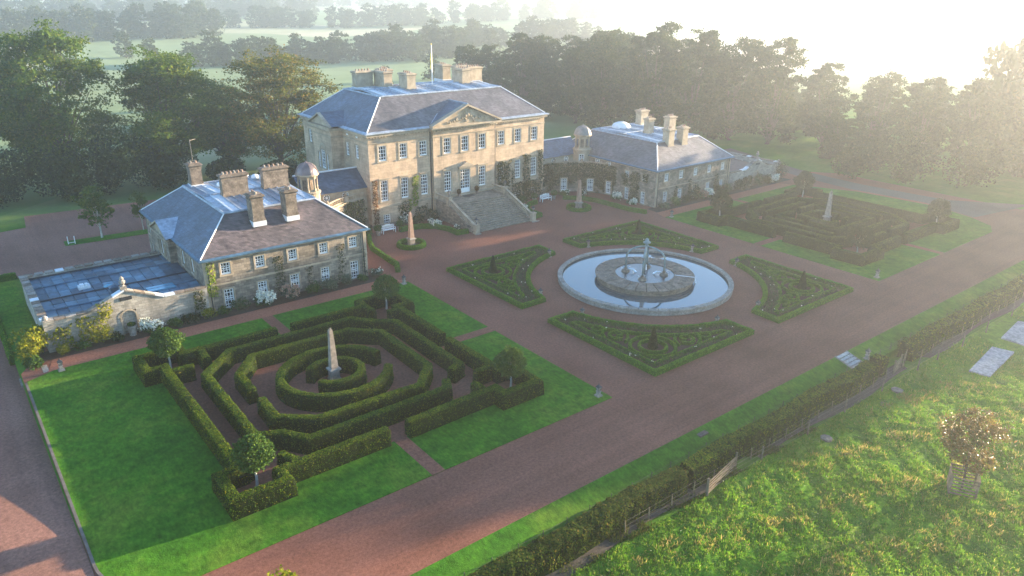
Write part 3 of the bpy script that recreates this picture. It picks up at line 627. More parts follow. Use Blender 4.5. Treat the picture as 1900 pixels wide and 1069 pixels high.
# flagpole with furled flag
fp = thing('flagpole', (2.2, 44.9, 16.2), 'white flagpole with a furled flag on the mansion roof', 'flagpole')
MB().tube([(2.2, 44.9, 16.2), (2.2, 44.9, 21.7)], [.085, .05], 8).build('pole', M['white'], fp); MB().lathe([(0, 21.7), (.11, 21.78), (.11, 21.9), (0, 22)], 2.2, 44.9, 8).build('finial', M['flagm'], fp)
b = MB(); b.tube([(2.12, 44.85, 20.7), (2.0, 44.8, 20.2), (1.98, 44.8, 19.6), (2.04, 44.83, 19.1), (1.92, 44.8, 18.7), (2.0, 44.8, 18.4)], [.03, .1, .14, .1, .07, .03], 7); b.build('flag', M['flagm'], fp)
# ---------------------------------------------------------------- entrance staircase
stair = thing('entrance_staircase', (0, 28, 0), 'broad flight of stone steps with balustrades up to the front door', 'staircase')
NS = 15; y0s, y1s = 24.75, 30.6; zt = 2.48
for i in range(NS):
    ya = y0s+(y1s-y0s)*i/NS; z = zt*(i+1)/NS
    MB().box(-4.42, ya, 0 if i < 2 else z-.4, 4.42, ya+(y1s-y0s)/NS+.12, z).box(-4.42, ya-.09, z-.06, 4.42, ya+.003, z+.003).build('step', M['stepst'], stair)
MB().box(-4.42, y1s+.12, 1.6, 4.42, CY, zt+.01).build('landing', M['stepst'], stair)
bal = MB().lathe([(.075, 0), (.075, .05), (.05, .08), (.1, .22), (.095, .32), (.045, .5), (.06, .57), (.08, .6)], 0, 0, 6).mesh('baluster', M['trim'], True)
for s in (-1, 1):
    x = s*4.7
    b = MB(); b.add([(x-.24, 24.7, 0), (x+.24, 24.7, 0), (x+.24, 30.7, 0), (x-.24, 30.7, 0), (x-.24, 24.7, .25), (x+.24, 24.7, .25), (x+.24, 30.7, 2.62), (x-.24, 30.7, 2.62)], [(4, 5, 6, 7), (0, 1, 5, 4), (1, 2, 6, 5), (3, 0, 4, 7)]); b.box(x-.24, 30.7, 0, x+.24, CY-.02, 2.62)
    b.build('stair_wall', M['rubble'], stair)
    b = MB(); b.add([(x-.17, 24.7, .92), (x+.17, 24.7, .92), (x+.17, 30.7, 3.28), (x-.17, 30.7, 3.28), (x-.17, 24.7, 1.06), (x+.17, 24.7, 1.06), (x+.17, 30.7, 3.42), (x-.17, 30.7, 3.42)], [(4, 5, 6, 7), (0, 3, 2, 1), (0, 1, 5, 4), (1, 2, 6, 5), (3, 0, 4, 7)]); b.box(x-.17, 30.72, 3.26, x+.17, CY-.03, 3.4)
    b.build('handrail', M['trim'], stair)
    for k in range(19):
        y = 24.95+k*.31; inst('baluster', bal, stair, (x, y, .25+2.37*(y-24.7)/6.0))
    for k in range(8): inst('baluster', bal, stair, (x, 31.05+k*.31, 2.64))
    for yy, zz in ((24.5, 0), (30.7, 2.3)):
        b = MB(); b.box(x-.29, yy-.29, zz, x+.29, yy+.29, zz+1.12); b.box(x-.36, yy-.36, zz, x+.36, yy+.36, zz+.14); b.box(x-.37, yy-.37, zz+1.12, x+.37, yy+.37, zz+1.25)
        b.build('pier', M['trim'], stair)
    MB().box(x-.45, 24.0, .0, x+.75*s if s > 0 else x+.45, 24.12, .12).build('foot_stone', M['coping'], stair)
MB().box(-.85, 32.55, zt+.012, .85, 33.35, zt+.04).build('doormat', M['iron'], stair)
# ---------------------------------------------------------------- wings
def wing(s, label):
    h = thing('wing', (s*31.5, 29.8, 0), label, 'house'); x0, x1 = sorted((s*23.1, s*40.0)); y0, y1, HZ = 19.2, 40.0, 5.3
    fx = [-37.98, -34.64, -31.28, -27.94, -24.6] if s < 0 else [25.26, 28.5, 31.77, 35.0, 38.27]
    uh = [(x-.46, x+.46, 3.58, 4.78) for x in fx]; lh = [(x-.46, x+.46, .08, 2.08) if i in ((0, 4) if s < 0 else (0,)) else (x-.46, x+.46, .55, 2.08) for i, x in enumerate(fx)]
    if s > 0: lh[1] = (fx[1]-.46, fx[1]+.46, .25, 2.08)
    b = MB(); panel(b, x0, x1, 0, HZ, uh+lh, FY(y0))
    win_w = []
    if s < 0:
        ys_ = (22.8, 25.9, 35.4, 38.6); win_w = [(y, 3.1, 1.5) for y in ys_]+[(y, .5, 1.5) for y in (35.4, 38.6)]
        gy0, gy1 = 28.2, 33.4
        panel(b, y0, gy0, 0, HZ, [(y-.42, y+.42, z, z+q) for y, z, q in win_w if y < gy0], FX(x0)); panel(b, gy1, y1, 0, HZ, [(y-.42, y+.42, z, z+q) for y, z, q in win_w if y > gy1], FX(x0))
        panel(b, gy0, gy1, 0, HZ, [(30.35, 31.25, 3.0, 4.6), (29.3, 29.8, 3.0, 4.4), (31.8, 32.3, 3.0, 4.4)], FX(x0-.7))
        for y in (gy0, gy1): b.add([(x0-.7, y, 0), (x0, y, 0), (x0, y, HZ), (x0-.7, y, HZ)], [(0, 1, 2, 3)])
        b.add([(x1, y0, 0), (x1, y1, 0), (x1, y1, HZ), (x1, y0, HZ)], [(0, 1, 2, 3)])
    else:
        win_w = [(21.5, 3.45, .95), (24.9, 3.45, .95), (21.55, .1, 1.8), (24.8, .1, 1.8)]
        panel(b, y0, y1, 0, HZ, [(y-.42, y+.42, z, z+q) for y, z, q in win_w], FX(x0)); b.add([(x1, y0, 0), (x1, y1, 0), (x1, y1, HZ), (x1, y0, HZ)], [(0, 1, 2, 3)])
    b.add([(x0, y1, 0), (x1, y1, 0), (x1, y1, HZ), (x0, y1, HZ)], [(0, 1, 2, 3)])
    b.build('wall', M['rubble'], h)
    for q in uh: win(h, ((q[0]+q[1])/2, y0, q[2]), 0, .92, 1.2, 3, 3, .15)
    for q in lh: win(h, ((q[0]+q[1])/2, y0, q[2]), 0, .92, q[3]-q[2], 3, 5, .13)
    for y, z, q in win_w: win(h, (x0, y, z), R(-90), .84, q, 3, 4, .12)
    if s < 0:
        for y, w_, q in ((30.8, .9, 1.6), (29.55, .5, 1.4), (32.05, .5, 1.4)): win(h, (x0-.7, y, 3.0), R(-90), w_, q, 2, 4, .1)
    MB().box(x0-.09, y0-.09, 2.62, x1+.09, y0+.01, 2.78).build('string_course', M['trim'], h)
    b = MB(); b.box(x0-.16, y0-.16, 5.14, x1+.16, y0+.01, 5.32)
    if s < 0:
        b.box(x0-.16, y0+.01, 5.14, x0+.01, 28.2-.1, 5.32); b.box(x0-.16, 33.5, 5.14, x0+.01, y1, 5.32)
    else: b.box(x0-.16, y0+.01, 5.14, x0+.01, y1, 5.32)
    b.build('cornice', M['trim'], h)
    for x in (x0, x1): MB().box(x-.06 if x == x0 else x-.5, y0-.06, 0, x+.5 if x == x0 else x+.06, y0+.005, 5.14).build('quoin_strip', M['trim'], h)
    rx0, rx1 = sorted((s*22.67, s*40.45))
    root, fl = hiproof(rx0, rx1, 18.72, 40.5, 5.42, 4.1, 3.05, ('slate_w', 'slate') if s < 0 else ('slate_m', 'slate_m'), h, 'leadd', .22)
    leadflat(root, *fl, .28, .8)
    if s < 0:
        ped = MB().add([(x0-.75, 27.9, 5.3), (x0-.75, 33.7, 5.3), (x0-.75, 30.8, 6.5)], [(0, 1, 2)]).build('side_pediment', M['trim'], h)
        for ya in (27.6, 34.0):
            p = [(x0-1.0, ya, 5.42), (x0-1.0, 30.8, 6.72), (x0+1.55, 30.8, 6.72), (x0-.3, ya, 5.5)]
            MB().add(p if ya < 30 else p[::-1], [(0, 1, 2, 3)]).build('pediment_roof', M['lead'], root)
        b = MB()
        for ya in (27.6, 34.0): b.add([(x0-1.02, ya, 5.24), (x0-1.02, 30.8, 6.55), (x0-.7, 30.8, 6.55), (x0-.7, ya, 5.24), (x0-1.02, ya, 5.4), (x0-1.02, 30.8, 6.71), (x0-.7, 30.8, 6.71), (x0-.7, ya, 5.4)], [(0, 1, 5, 4), (4, 5, 6, 7), (0, 3, 2, 1)])
        b.box(x0-1.0, 27.65, 5.14, x0-.66, 33.95, 5.3); b.build('raking_cornice', M['trim'], ped)
        C = ((-35.0, 36.0, 1.2, 1.2, 2), (-33.2, 28.6, 2.7, .9, 6), (-33.6, 21.6, 1.15, 1.4, 3), (-30.2, 21.5, 1.15, 1.4, 3), (-28.5, 29.3, 2.8, .9, 5))
    else:
        C = ((36.2, 34.6, 1.7, 1.2, 4), (30.8, 28.2, 1.2, 1.0, 3), (29.0, 22.6, 1.2, 1.2, 3), (32.0, 22.5, 1.2, 1.2, 3), (35.0, 27.6, 1.5, 1.1, 4))
    for c in C: chimney(root, c[0], c[1], 7.5 if c[1] < 24 else 8.5, 11.0 if c[1] > 24 else 10.35, c[2], c[3], c[4], 'darktrim' if s < 0 else 'trim')
    g = random.Random(3)
    if s < 0:
        for k, (dx, dy) in enumerate(((-33.2, 33.2), (-32.0, 34.2), (-30.8, 35.0), (-29.6, 35.6), (-28.8, 34.6), (-28.2, 33.7), (-27.7, 32.7), (-27.4, 31.7))):
            MB().lathe([(.42, 8.75), (.42, 8.9), (.36, 9.05), (.2, 9.15), (0, 9.2)], dx, dy, 10).build('dome_rooflight', M['leadw'], root, smooth=True)
        MB().tube([(-35.0, 36.0, 11.2), (-35.0, 36.0, 13.6)], .03, 5).tube([(-35.0, 36.0, 13.5), (-34.3, 36.3, 13.55)], .025, 5).build('aerial', M['coping'], root)
    else:
        MB().lathe([(1.5, 8.6), (1.5, 8.85), (1.25, 9.2), (.7, 9.45), (0, 9.5)], 31.4, 34.6, 16).build('dome_rooflight', M['leadw'], root, smooth=True)
    for x in (x0+.35, x1-.35): MB().tube([(x, y0-.1, .1), (x, y0-.1, 5.2)], .055, 6).build('downpipe', M['iron'], h)
    return h
wing(-1, 'two-storey stone wing with brown slate roof and tall chimneys, nearest the camera')
wing(1, 'two-storey stone wing with hazy grey roof and large white rooflight dome, farther right')
# ---------------------------------------------------------------- curved links with cupolas
def linkblock(s, label):
    h = thing('link_building', (s*19, 36, 0), label, 'house')
    X = lambda x: s*x
    def pf(poly): return poly if s > 0 else poly[::-1]
    b = MB(); cx, cy, r = 15.25, 26.95, 7.85; n = 20
    A = [R(92-94*i/n) for i in range(n+1)]
    curve = [(cx+r*math.cos(a), cy+r*math.sin(a)) for a in A]
    for (xa, ya), (xb, yb) in zip(curve[:-1], curve[1:]): b.add([(X(xa), ya, 0), (X(xb), yb, 0), (X(xb), yb, 4.05), (X(xa), ya, 4.05)], [(0, 1, 2, 3)])
    b.build('curved_wall', M['rubble'], h)
    b = MB()
    for (xa, ya), (xb, yb) in zip(curve[:-1], curve[1:]):
        f = 1.35
        b.add([(X(cx+(xa-cx)*.985), cy+(ya-cy)*.985, 4.05), (X(cx+(xb-cx)*.985), cy+(yb-cy)*.985, 4.05), (X(cx+(xb-cx)*f), cy+(yb-cy)*f, 4.05), (X(cx+(xa-cx)*f), cy+(ya-cy)*f, 4.05)], [(0, 1, 2, 3)])
        b.add([(X(cx+(xa-cx)*.985), cy+(ya-cy)*.985, 3.88), (X(cx+(xb-cx)*.985), cy+(yb-cy)*.985, 3.88), (X(cx+(xb-cx)*.985), cy+(yb-cy)*.985, 4.05), (X(cx+(xa-cx)*.985), cy+(ya-cy)*.985, 4.05)], [(0, 1, 2, 3)])
    b.build('terrace', M['trim'], h)
    # balustrade following the curve
    rr = r+.18; q = [(cx+rr*math.cos(a), cy+rr*math.sin(a)) for a in A]; bl = None
    for z0, z1 in ((4.05, 4.17), (4.64, 4.76)):
        b = MB()
        for (xa, ya), (xb, yb) in zip(q[:-1], q[1:]):
            k = 1.025; b.add([(X(xa), ya, z0), (X(xb), yb, z0), (X(cx+(xb-cx)*k), cy+(yb-cy)*k, z0), (X(cx+(xa-cx)*k), cy+(ya-cy)*k, z0), (X(xa), ya, z1), (X(xb), yb, z1), (X(cx+(xb-cx)*k), cy+(yb-cy)*k, z1), (X(cx+(xa-cx)*k), cy+(ya-cy)*k, z1)], [(4, 5, 6, 7), (0, 1, 5, 4), (2, 3, 7, 6), (0, 3, 2, 1)])
        o_ = b.build('balustrade' if bl is None else 'top_rail', M['trim'], h if bl is None else bl); bl = bl or o_
    bm_ = MB().lathe([(.06, 0), (.045, .06), (.085, .18), (.04, .42), (.07, .54)], 0, 0, 6).mesh('baluster', M['trim'], True)
    for i in range(36):
        a = R(88-86*i/35)
        if i % 12 == 6:
            MB().box(-.2, -.2, 4.05, .2, .2, 4.82).lathe([(.0, 4.82), (.16, 4.86), (.2, 5.02), (.12, 5.16), (0, 5.2)], 0, 0, 8).build('pier', M['trim'], bl, (X(cx+(rr+.1)*math.cos(a)), cy+(rr+.1)*math.sin(a), 0))
        else: inst('baluster', bm_, bl, (X(cx+(rr+.1)*math.cos(a)), cy+(rr+.1)*math.sin(a), 4.17))
    # upper storey set back
    b = MB(); x0, x1 = sorted((X(14.45), X(23.1))); xi, xo = X(14.46), X(23.1)
    b.add([(x0, 35.1, 0), (x1, 35.1, 0), (x1, 35.1, 5.4), (x0, 35.1, 5.4)], [(0, 1, 2, 3)]); b.build('wall', M['trim'], h)
    b = MB(); b.add([(x0, 40, 0), (x1, 40, 0), (x1, 40, 5.4), (x0, 40, 5.4)], [(3, 2, 1, 0)])
    b.build('wall', M['trim'], h)
    b = MB(); b.box(x0, 34.95, 5.22, x1, 35.1, 5.42); b.build('cornice', M['trim'], h)
    rf = MB().add([(x0, 34.75, 5.44), (x1, 34.75, 5.44), (x1, 37.6, 7.55), (x0, 37.6, 7.55)], [(0, 1, 2, 3)]).build('roof', M['slate'], h)
    MB().add([(x0, 40.4, 5.44), (x1, 40.4, 5.44), (x1, 37.6, 7.55), (x0, 37.6, 7.55)], [(3, 2, 1, 0)]).build('roof_slope', M['slate'], rf)
    MB().tube([(x0, 37.6, 7.57), (x1, 37.6, 7.57)], .12, 5).build('ridge_roll', M['leadw'], rf)
    # round windows
    def oculus(px_, py_, rz):
        fr_ = MB().lathe([(.38, 0), (.38, .07), (.43, .07), (.44, 0)], 0, 0, 14)
        for k in range(4):
            a = math.pi*k/4; c, s_ = math.cos(a)*.36, math.sin(a)*.36; p = Vector((-s_, c, 0)).normalized()*.025
            fr_.add([(c+p.x, s_+p.y, .05), (c-p.x, s_-p.y, .05), (-c-p.x, -s_-p.y, .05), (-c+p.x, -s_+p.y, .05)], [(0, 1, 2, 3)])
        fr_.lathe([(0, .06), (.09, .06), (.09, .04)], 0, 0, 8)
        fr_.v = [(x, -z, y) for x, y, z in fr_.v]
        o = fr_.build('round_window', M['white'], h, (px_, py_, 4.85), rz)
        g_ = MB().lathe([(0, .03), (.37, .03)], 0, 0, 14); g_.v = [(x, -z, y) for x, y, z in g_.v]; c = bpy.data.objects.new('pane', g_.mesh('pane', M['glass'])); COL.link(c); c.parent = o
    for x in (17.5, 20.05): oculus(X(x), 35.09, 0)
    if s > 0:
        for y in (28.75, 31.2): oculus(23.09, y, R(-90))
    # tower and cupola
    tx, ty, tr = X(22.64), 34.3, 1.35
    t = MB().lathe([(tr, 0), (tr, 6.05), (tr+.12, 6.1), (tr+.14, 6.28), (tr+.04, 6.34), (tr, 6.4), (0, 6.4)], tx, ty, 24).build('tower', M['trim'], h, smooth=False)
    for k in range(8):
        a = R(22.5+45*k); px_, py_ = tx+1.08*math.cos(a), ty+1.08*math.sin(a)
        MB().lathe([(.17, 6.4), (.17, 6.5), (.125, 6.55), (.11, 8.05), (.17, 8.12), (.17, 8.25)], px_, py_, 8).build('column', M['trim'], t)
    b = MB()
    for k in range(8):
        a = R(45*k); c, s_ = math.cos(a), math.sin(a); p = (-s_, c)
        for w0, w1, z0, z1 in ((-.42, -.25, 6.4, 8.25), (.25, .42, 6.4, 8.25), (-.25, .25, 7.85, 8.25), (-.25, .25, 6.4, 6.6)):
            q = [(tx+c*.98+p[0]*w_, ty+s_*.98+p[1]*w_, z) for w_, z in ((w0, z0), (w1, z0), (w1, z1), (w0, z1))]; b.add(q, [(0, 1, 2, 3)])
    b.build('arcade', M['trim'], t)
    MB().lathe([(.72, 6.4), (.72, 8.2)], tx, ty, 12).build('lantern_core', M['darktrim'], t)
    MB().lathe([(1.2, 8.22), (1.32, 8.25), (1.42, 8.38), (1.42, 8.48), (1.25, 8.5)], tx, ty, 24).build('entablature', M['trim'], t)
    MB().lathe([(1.36, 8.5), (1.32, 8.7), (1.2, 9.05), (.98, 9.36), (.66, 9.62), (.32, 9.76), (.12, 9.8), (.08, 9.95), (0, 10.0)], tx, ty, 24).build('dome', M['copper'] if s < 0 else M['domelead'], t, smooth=True)
    for k in range(8):
        a = R(45*k); pts = [(tx+rr_*math.cos(a), ty+rr_*math.sin(a), z) for rr_, z in ((1.37, 8.52), (1.22, 9.06), (1.0, 9.37), (.67, 9.64), (.2, 9.8))]
        MB().tube(pts, .035, 4).build('dome_rib', M['copper'] if s < 0 else M['domelead'], t)
    # windows in the curved wall and the tower
    for aa in ((64, 33, 10) if s > 0 else (40, 14)):
        a = R(aa); ox, oy = -s*math.cos(a), -math.sin(a); th = math.atan2(ox, -oy)
        win(h, (X(cx+r*math.cos(a))+ox*.24, cy+r*math.sin(a)+oy*.24, .3), th, .9, 1.85, 3, 5, .16)
    if s > 0:
        ox, oy = -.7, -.714; win(h, (tx+ox*(tr+.2), ty+oy*(tr+.2), 4.35), math.atan2(ox, -oy), .8, 1.3, 2, 3, .13)
    return h
linkblock(-1, 'curved link range with balustraded terrace and brown domed cupola')
linkblock(1, 'curved ivy-clad link range with pale domed cupola and round windows')
# ---------------------------------------------------------------- annexes beside the wings
def annex(s, label):
    h = thing('garden_pavilion', (s*47, 25.5, 0), label, 'outbuilding')
    X = lambda x: s*x
    b = MB(); zt = 2.82
    poly = [(40.02, 18.9), (40.02, 19.35), (53.6, 19.35), (53.6, 18.9)]
    def bx(x0, y0, z0, x1, y1, z1): a, c = sorted((X(x0), X(x1))); b.box(a, y0, z0, c, y1, z1)
    bx(40.05, 18.85, 0, 46.35, 19.3, zt); bx(47.65, 18.85, 0, 53.55, 19.3, zt)         # front wall with niche gap
    bx(46.35, 19.15, 0, 47.65, 19.32, zt); bx(46.35, 18.85, 2.3, 47.65, 19.15, zt)
    bx(53.1, 19.3, 0, 53.55, 32.4, zt); bx(40.05, 31.95, 0, 53.1, 32.4, zt)
    b.build('wall', M['palerub'], h)
    b = MB(); g = [(43.9, zt), (50.0, zt), (47.0, 4.15)]
    b.add([(X(x), 18.85, z) for x, z in g]+[(X(x), 19.3, z) for x, z in g], [(0, 1, 2), (5, 4, 3), (0, 2, 5, 3), (2, 1, 4, 5)]); b.build('gable', M['palerub'], h)
    # copings, broken into stones
    gg = random.Random(11)
    def stones(pa, pb, w_):
        L = math.dist(pa, pb); k = max(1, int(L/.85))
        for i in range(k):
            t0, t1 = i/k+.006, (i+1)/k-.006; p = [pa[j]+(pb[j]-pa[j])*t0 for j in range(3)]; q = [pa[j]+(pb[j]-pa[j])*t1 for j in range(3)]
            dz = gg.uniform(0, .03); n_ = Vector((-(q[1]-p[1]), q[0]-p[0], 0)).normalized()*w_
            vs = []
            for z in (0, .13+dz):
                for c, sg in ((p, -1), (q, -1), (q, 1), (p, 1)): vs.append((c[0]+n_.x*sg, c[1]+n_.y*sg, c[2]+z))
            MB().add(vs, [(0, 3, 2, 1), (4, 5, 6, 7), (0, 1, 5, 4), (1, 2, 6, 5), (2, 3, 7, 6), (3, 0, 4, 7)]).build('coping_stone', M['leadw' if gg.random() < .12 else 'coping' if gg.random() < .4 else 'darktrim'], h)
    stones((X(40.1), 19.08, zt), (X(43.8), 19.08, zt), .32); stones((X(43.8), 19.08, zt), (X(47), 19.08, 4.16), .32); stones((X(47), 19.08, 4.16), (X(50.1), 19.08, zt), .32); stones((X(50.1), 19.08, zt), (X(53.55), 19.08, zt), .32)
    stones((X(53.33), 19.1, zt), (X(53.33), 32.4, zt), .34); stones((X(53.3), 32.17, zt), (X(40.1), 32.17, zt), .32)
    MB().box(X(47)-.26, 18.85, 4.2, X(47)+.26, 19.35, 4.55).lathe([(.16, 4.55), (.1, 4.65), (.26, 4.85), (.28, 5.0), (.12, 5.15), (.2, 5.25), (.1, 5.4), (0, 5.5)], X(47), 19.1, 10).build('finial', M['coping'], h)
    MB().lathe([(.0, zt+.1), (.2, zt+.12), (.22, zt+.3), (.12, zt+.5), (0, zt+.52)], X(53.3), 19.1, 10).build('ball_finial', M['coping'], h)
    MB().box(X(47)-.5, 18.78, 3.3, X(47)+.5, 18.86, 3.62).build('plaque', M['iron'], h)
    n_ = MB(); 
    for i in range(8):
        a0, a1 = math.pi*i/8, math.pi*(i+1)/8
        n_.add([(X(47)+.58*math.cos(a0), 18.8, 1.75+.55*math.sin(a0)), (X(47)+.72*math.cos(a0), 18.8, 1.75+.68*math.sin(a0)), (X(47)+.72*math.cos(a1), 18.8, 1.75+.68*math.sin(a1)), (X(47)+.58*math.cos(a1), 18.8, 1.75+.55*math.sin(a1))], [(0, 1, 2, 3)])
    n_.box(X(47)-.72, 18.8, 0, X(47)-.58, 18.87, 1.75).box(X(47)+.58, 18.8, 0, X(47)+.72, 18.87, 1.75); n_.build('niche_arch', M['trim'], h)
    # lead panel roof: four bands of sheets falling to gutters
    yb = [19.35, 21.9, 25.0, 28.4, 31.95]; zz = [2.46, 2.62, 2.5, 2.66, 2.5]
    if s < 0:
        for j in range(4):
            rows = 2 if j != 0 else 1; n = 14
            for k in range(rows):
                for i in range(n):
                    xa, xb = -53.08+13.0*i/n, -53.08+13.0*(i+1)/n; t0, t1 = k/rows, (k+1)/rows
                    ya, yb_ = yb[j]+(yb[j+1]-yb[j])*t0, yb[j]+(yb[j+1]-yb[j])*t1; za, zb = zz[j]+(zz[j+1]-zz[j])*t0, zz[j]+(zz[j+1]-zz[j])*t1
                    e = gg.uniform(.0, .04); b = MB(); m2 = .04
                    b.add([(xa+m2, ya+m2, za+e), (xb-m2, ya+m2, za+e), (xb-m2, yb_-m2, zb+e), (xa+m2, yb_-m2, zb+e), (xa, ya, za-.05), (xb, ya, za-.05), (xb, yb_, zb-.05), (xa, yb_, zb-.05)], [(0, 1, 2, 3), (4, 5, 1, 0), (5, 6, 2, 1), (6, 7, 3, 2), (7, 4, 0, 3)])
                    b.build('lead_panel', M[gg.choice(('leadd', 'leadd', 'leadb', 'leadk'))], h)
            MB().tube([(-53.1, yb[j+1], zz[j+1]+.06), (-40.1, yb[j+1], zz[j+1]+.06)], .09, 5).build('roof_roll', M['iron'] if j % 2 else M['leadd'], h)
        MB().box(-44.6, 21.2, 2.62, -42.2, 22.4, 2.74).build('skylight', M['bluegl'], h)
        v = MB().box(-49.6, 25.9, 2.55, -48.6, 26.6, 2.85).box(-49.45, 26.0, 2.85, -49.1, 26.5, 3.0).box(-49.0, 26.0, 2.85, -48.75, 26.5, 3.0); v.build('roof_vent', M['leadw'], h)
        MB().lathe([(.42, 2.56), (.42, 2.66), (.3, 2.78), (0, 2.84)], -47.2, 25.4, 12).build('dome_rooflight', M['bluegl'], h, smooth=True)
        MB().box(-47.5, 22.6, 2.5, -46.8, 23.3, 3.3).frust(-47.15, 22.95, 3.3, .42, .42, 3.5, .1, .1).build('roof_turret', M['leadd'], h)
    else:
        MB().add([(40.1, 19.4, 1.6), (53.0, 19.4, 1.6), (53.0, 31.9, 2.3), (40.1, 31.9, 2.3)], [(0, 1, 2, 3)]).build('roof', M['boards'], h)
        MB().frust(47, 27, 2.2, .8, .8, 3.6, .05, .05).build('roof_turret', M['leadw'], h)
    return h
annex(-1, 'low flat-roofed garden pavilion with blue lead panels and gabled front wall')
annex(1, 'low hazy garden pavilion with broken-pedimented front wall beyond right wing')
# ================================================================== HEDGE MAZES
LM = [ # left maze (near)
 ([(-37.2, 9.5), (-45.1, 9.5), (-45.1, 10.9), (-48.25, 10.9), (-48.25, 8.0), (-47, 8.0), (-47, -9.0), (-48.3, -9.0), (-48.3, -11.95), (-45.1, -11.95), (-45.1, -10.7), (-37.4, -10.7)], .9, 'long outer yew hedge along the west side of the near maze'),
 ([(-35.8, 9.5), (-28.6, 9.4), (-28.5, 10.75), (-24.95, 10.85), (-24.8, 7.6), (-26.15, 7.6), (-26.15, -.3)], .9, 'outer yew hedge wrapping the maze corner nearest the entrance steps'),
 ([(-26.2, -1.3), (-26.05, -8.2), (-24.9, -8.2), (-24.9, -11.7), (-28.1, -11.7), (-28.1, -10.55), (-35.9, -10.75)], .9, 'outer yew hedge wrapping the near maze corner beside the fountain and drive'),
 ([(-29.2, -6.2), (-28.05, -5.7), (-28.0, 4.6), (-29.7, 5.9), (-31.0, 7.55), (-41.9, 7.7), (-44.8, 4.7), (-44.9, -6.0), (-43.3, -6.75), (-42.1, -8.5), (-31.0, -8.4), (-30.4, -7.3)], .85, 'second ring of the near maze, chamfered yew hedge'),
 ([(-42.75, -1.5), (-42.9, -4.6), (-40.6, -6.5), (-32.4, -6.8), (-30.2, -4.4), (-30.1, 3.4), (-32.3, 5.5), (-40.8, 5.65), (-42.75, 3.2), (-42.8, .1)], .85, 'third ring of the near maze, eight-sided yew hedge'),
 ([(-36.5+4.2*math.cos(R(a)), -.7+4.0*math.sin(R(a))) for a in range(10, 346, 12)], .85, 'round yew hedge, larger of two circles about the near maze obelisk'),
 ([(-36.5+2.05*math.cos(R(a)), -.75+2.0*math.sin(R(a))) for a in range(-150, 148, 14)], .8, 'small round yew hedge closely circling the near maze obelisk'),
 ([(-47.0+.4, 6.85), (-45.1, 6.75)], .8, 'short rounded hedge stub near the northwest tree of the near maze'),
 ([(-43.8, 9.1), (-43.85, 7.4)], .8, 'short hedge stub jutting from back hedge of near maze'),
 ([(-28.55, 9.0), (-28.45, 7.9)], .8, 'hedge stub left of the tree at back right of near maze'),
 ([(-27.5, 6.85), (-26.5, 6.8)], .8, 'hedge stub right of the tree at back right of near maze'),
 ([(-27.9, -7.7), (-26.5, -7.6)], .8, 'hedge stub left of the tree at the near maze fountain corner'),
 ([(-29.0, -9.0), (-29.0, -10.2)], .8, 'hedge stub in front of the tree at the near maze fountain corner'),
 ([(-44.4, -9.05), (-43.8, -10.3)], .8, 'angled hedge stub right of the foremost maze tree'),
 ([(-46.6, -8.9), (-46.1, -8.85)], .8, 'tiny hedge stub left of the foremost maze tree'),
]
for i, (p, w_, lab) in enumerate(LM): hedge('maze_hedge', p, w_-.1, 1.25, M['hedge'], lab, 'hedge', 'hedges of the near maze', z0=.05, leaves=165, leaf=.10, step=.25, jit=.016, seed=i)
RM = [
 ([(35.2, 9.8), (27.6, 9.8), (27.4, 11.0), (23.3, 11.0), (23.3, 8.0), (24.6, 7.7), (24.7, .35)], 'outer hazy yew hedge at the courtyard corner of the far maze'),
 ([(24.5, -1.2), (24.8, -8.2), (23.6, -8.5), (23.8, -11.6), (27.8, -11.7), (27.9, -10.7), (34.4, -10.7)], 'outer yew hedge wrapping the far maze corner nearest the fountain'),
 ([(35.5, -10.7), (44.0, -10.7), (44.2, -11.7), (47.9, -11.7), (47.9, -8.2), (46.6, -8.0), (46.4, 7.6), (47.8, 8.0), (47.8, 11.0), (43.9, 11.0), (43.8, 9.8), (36.4, 9.8)], 'long outer yew hedge on the far east side of the far maze'),
 ([(29.3, -7.4), (26.9, -5.6), (26.3, 5.0), (27.6, 5.5), (29.6, 7.7), (40.2, 7.8), (43.4, 4.3), (43.3, -5.5), (40.6, -8.6), (36.2, -8.5)], 'second ring of the far maze, chamfered yew hedge'),
 ([(30.2, -8.6), (34.8, -8.7)], 'straight inner hedge parallel to the drive in the far maze'),
 ([(30.5, 5.8), (39.6, 5.7)], 'straight inner hedge on the house side of the far maze'),
 ([(41.4, 3.4), (41.4, -4.9)], 'straight inner hedge on the road side of the far maze'),
 ([(33.4, -6.5), (40.2, -6.5)], 'straight inner hedge, second in from the drive in the far maze'),
 ([(28.6, 4.3), (28.8, -5.3)], 'straight inner hedge on the fountain side of the far maze'),
 ([(34.2, 3.8), (30.5, 3.9), (30.4, .1)], 'L-shaped inner hedge of the far maze'),
 ([(30.9, -.6), (31.1, -4.4), (39.4, -4.6), (39.3, 3.85), (36, 4.0)], 'C-shaped inner hedge around the far maze centre'),
 ([(37.4, -1.0), (37.1, 1.9), (33, 2.0), (32.9, -2.4), (34.4, -2.5)], 'innermost angular hedge about the far maze obelisk'),
 ([(35.9, -2.5), (37.3, -2.5)], 'tiny hedge piece in front of the far maze obelisk'),
]
for i, (p, lab) in enumerate(RM): hedge('maze_hedge', p, .82, 1.25, M['hedgef'], lab, 'hedge', 'hedges of the far maze', z0=.05, leaves=110, leaf=.11, step=.4, jit=.012, seed=40+i)
for (x, y, lab) in ((29.2, 6.3, 'darker rounded bush beside the hedge rings of the far maze, left'), (31.6, 8.9, 'darker rounded bush at the house-side entrance of the far maze'), (44.8, -7.0, 'dark clipped bush near the far right tree of the far maze')):
    shrub('clipped_bush', (x, y, .05), .75, 1.35, M['dark'], lab, 700, .16)
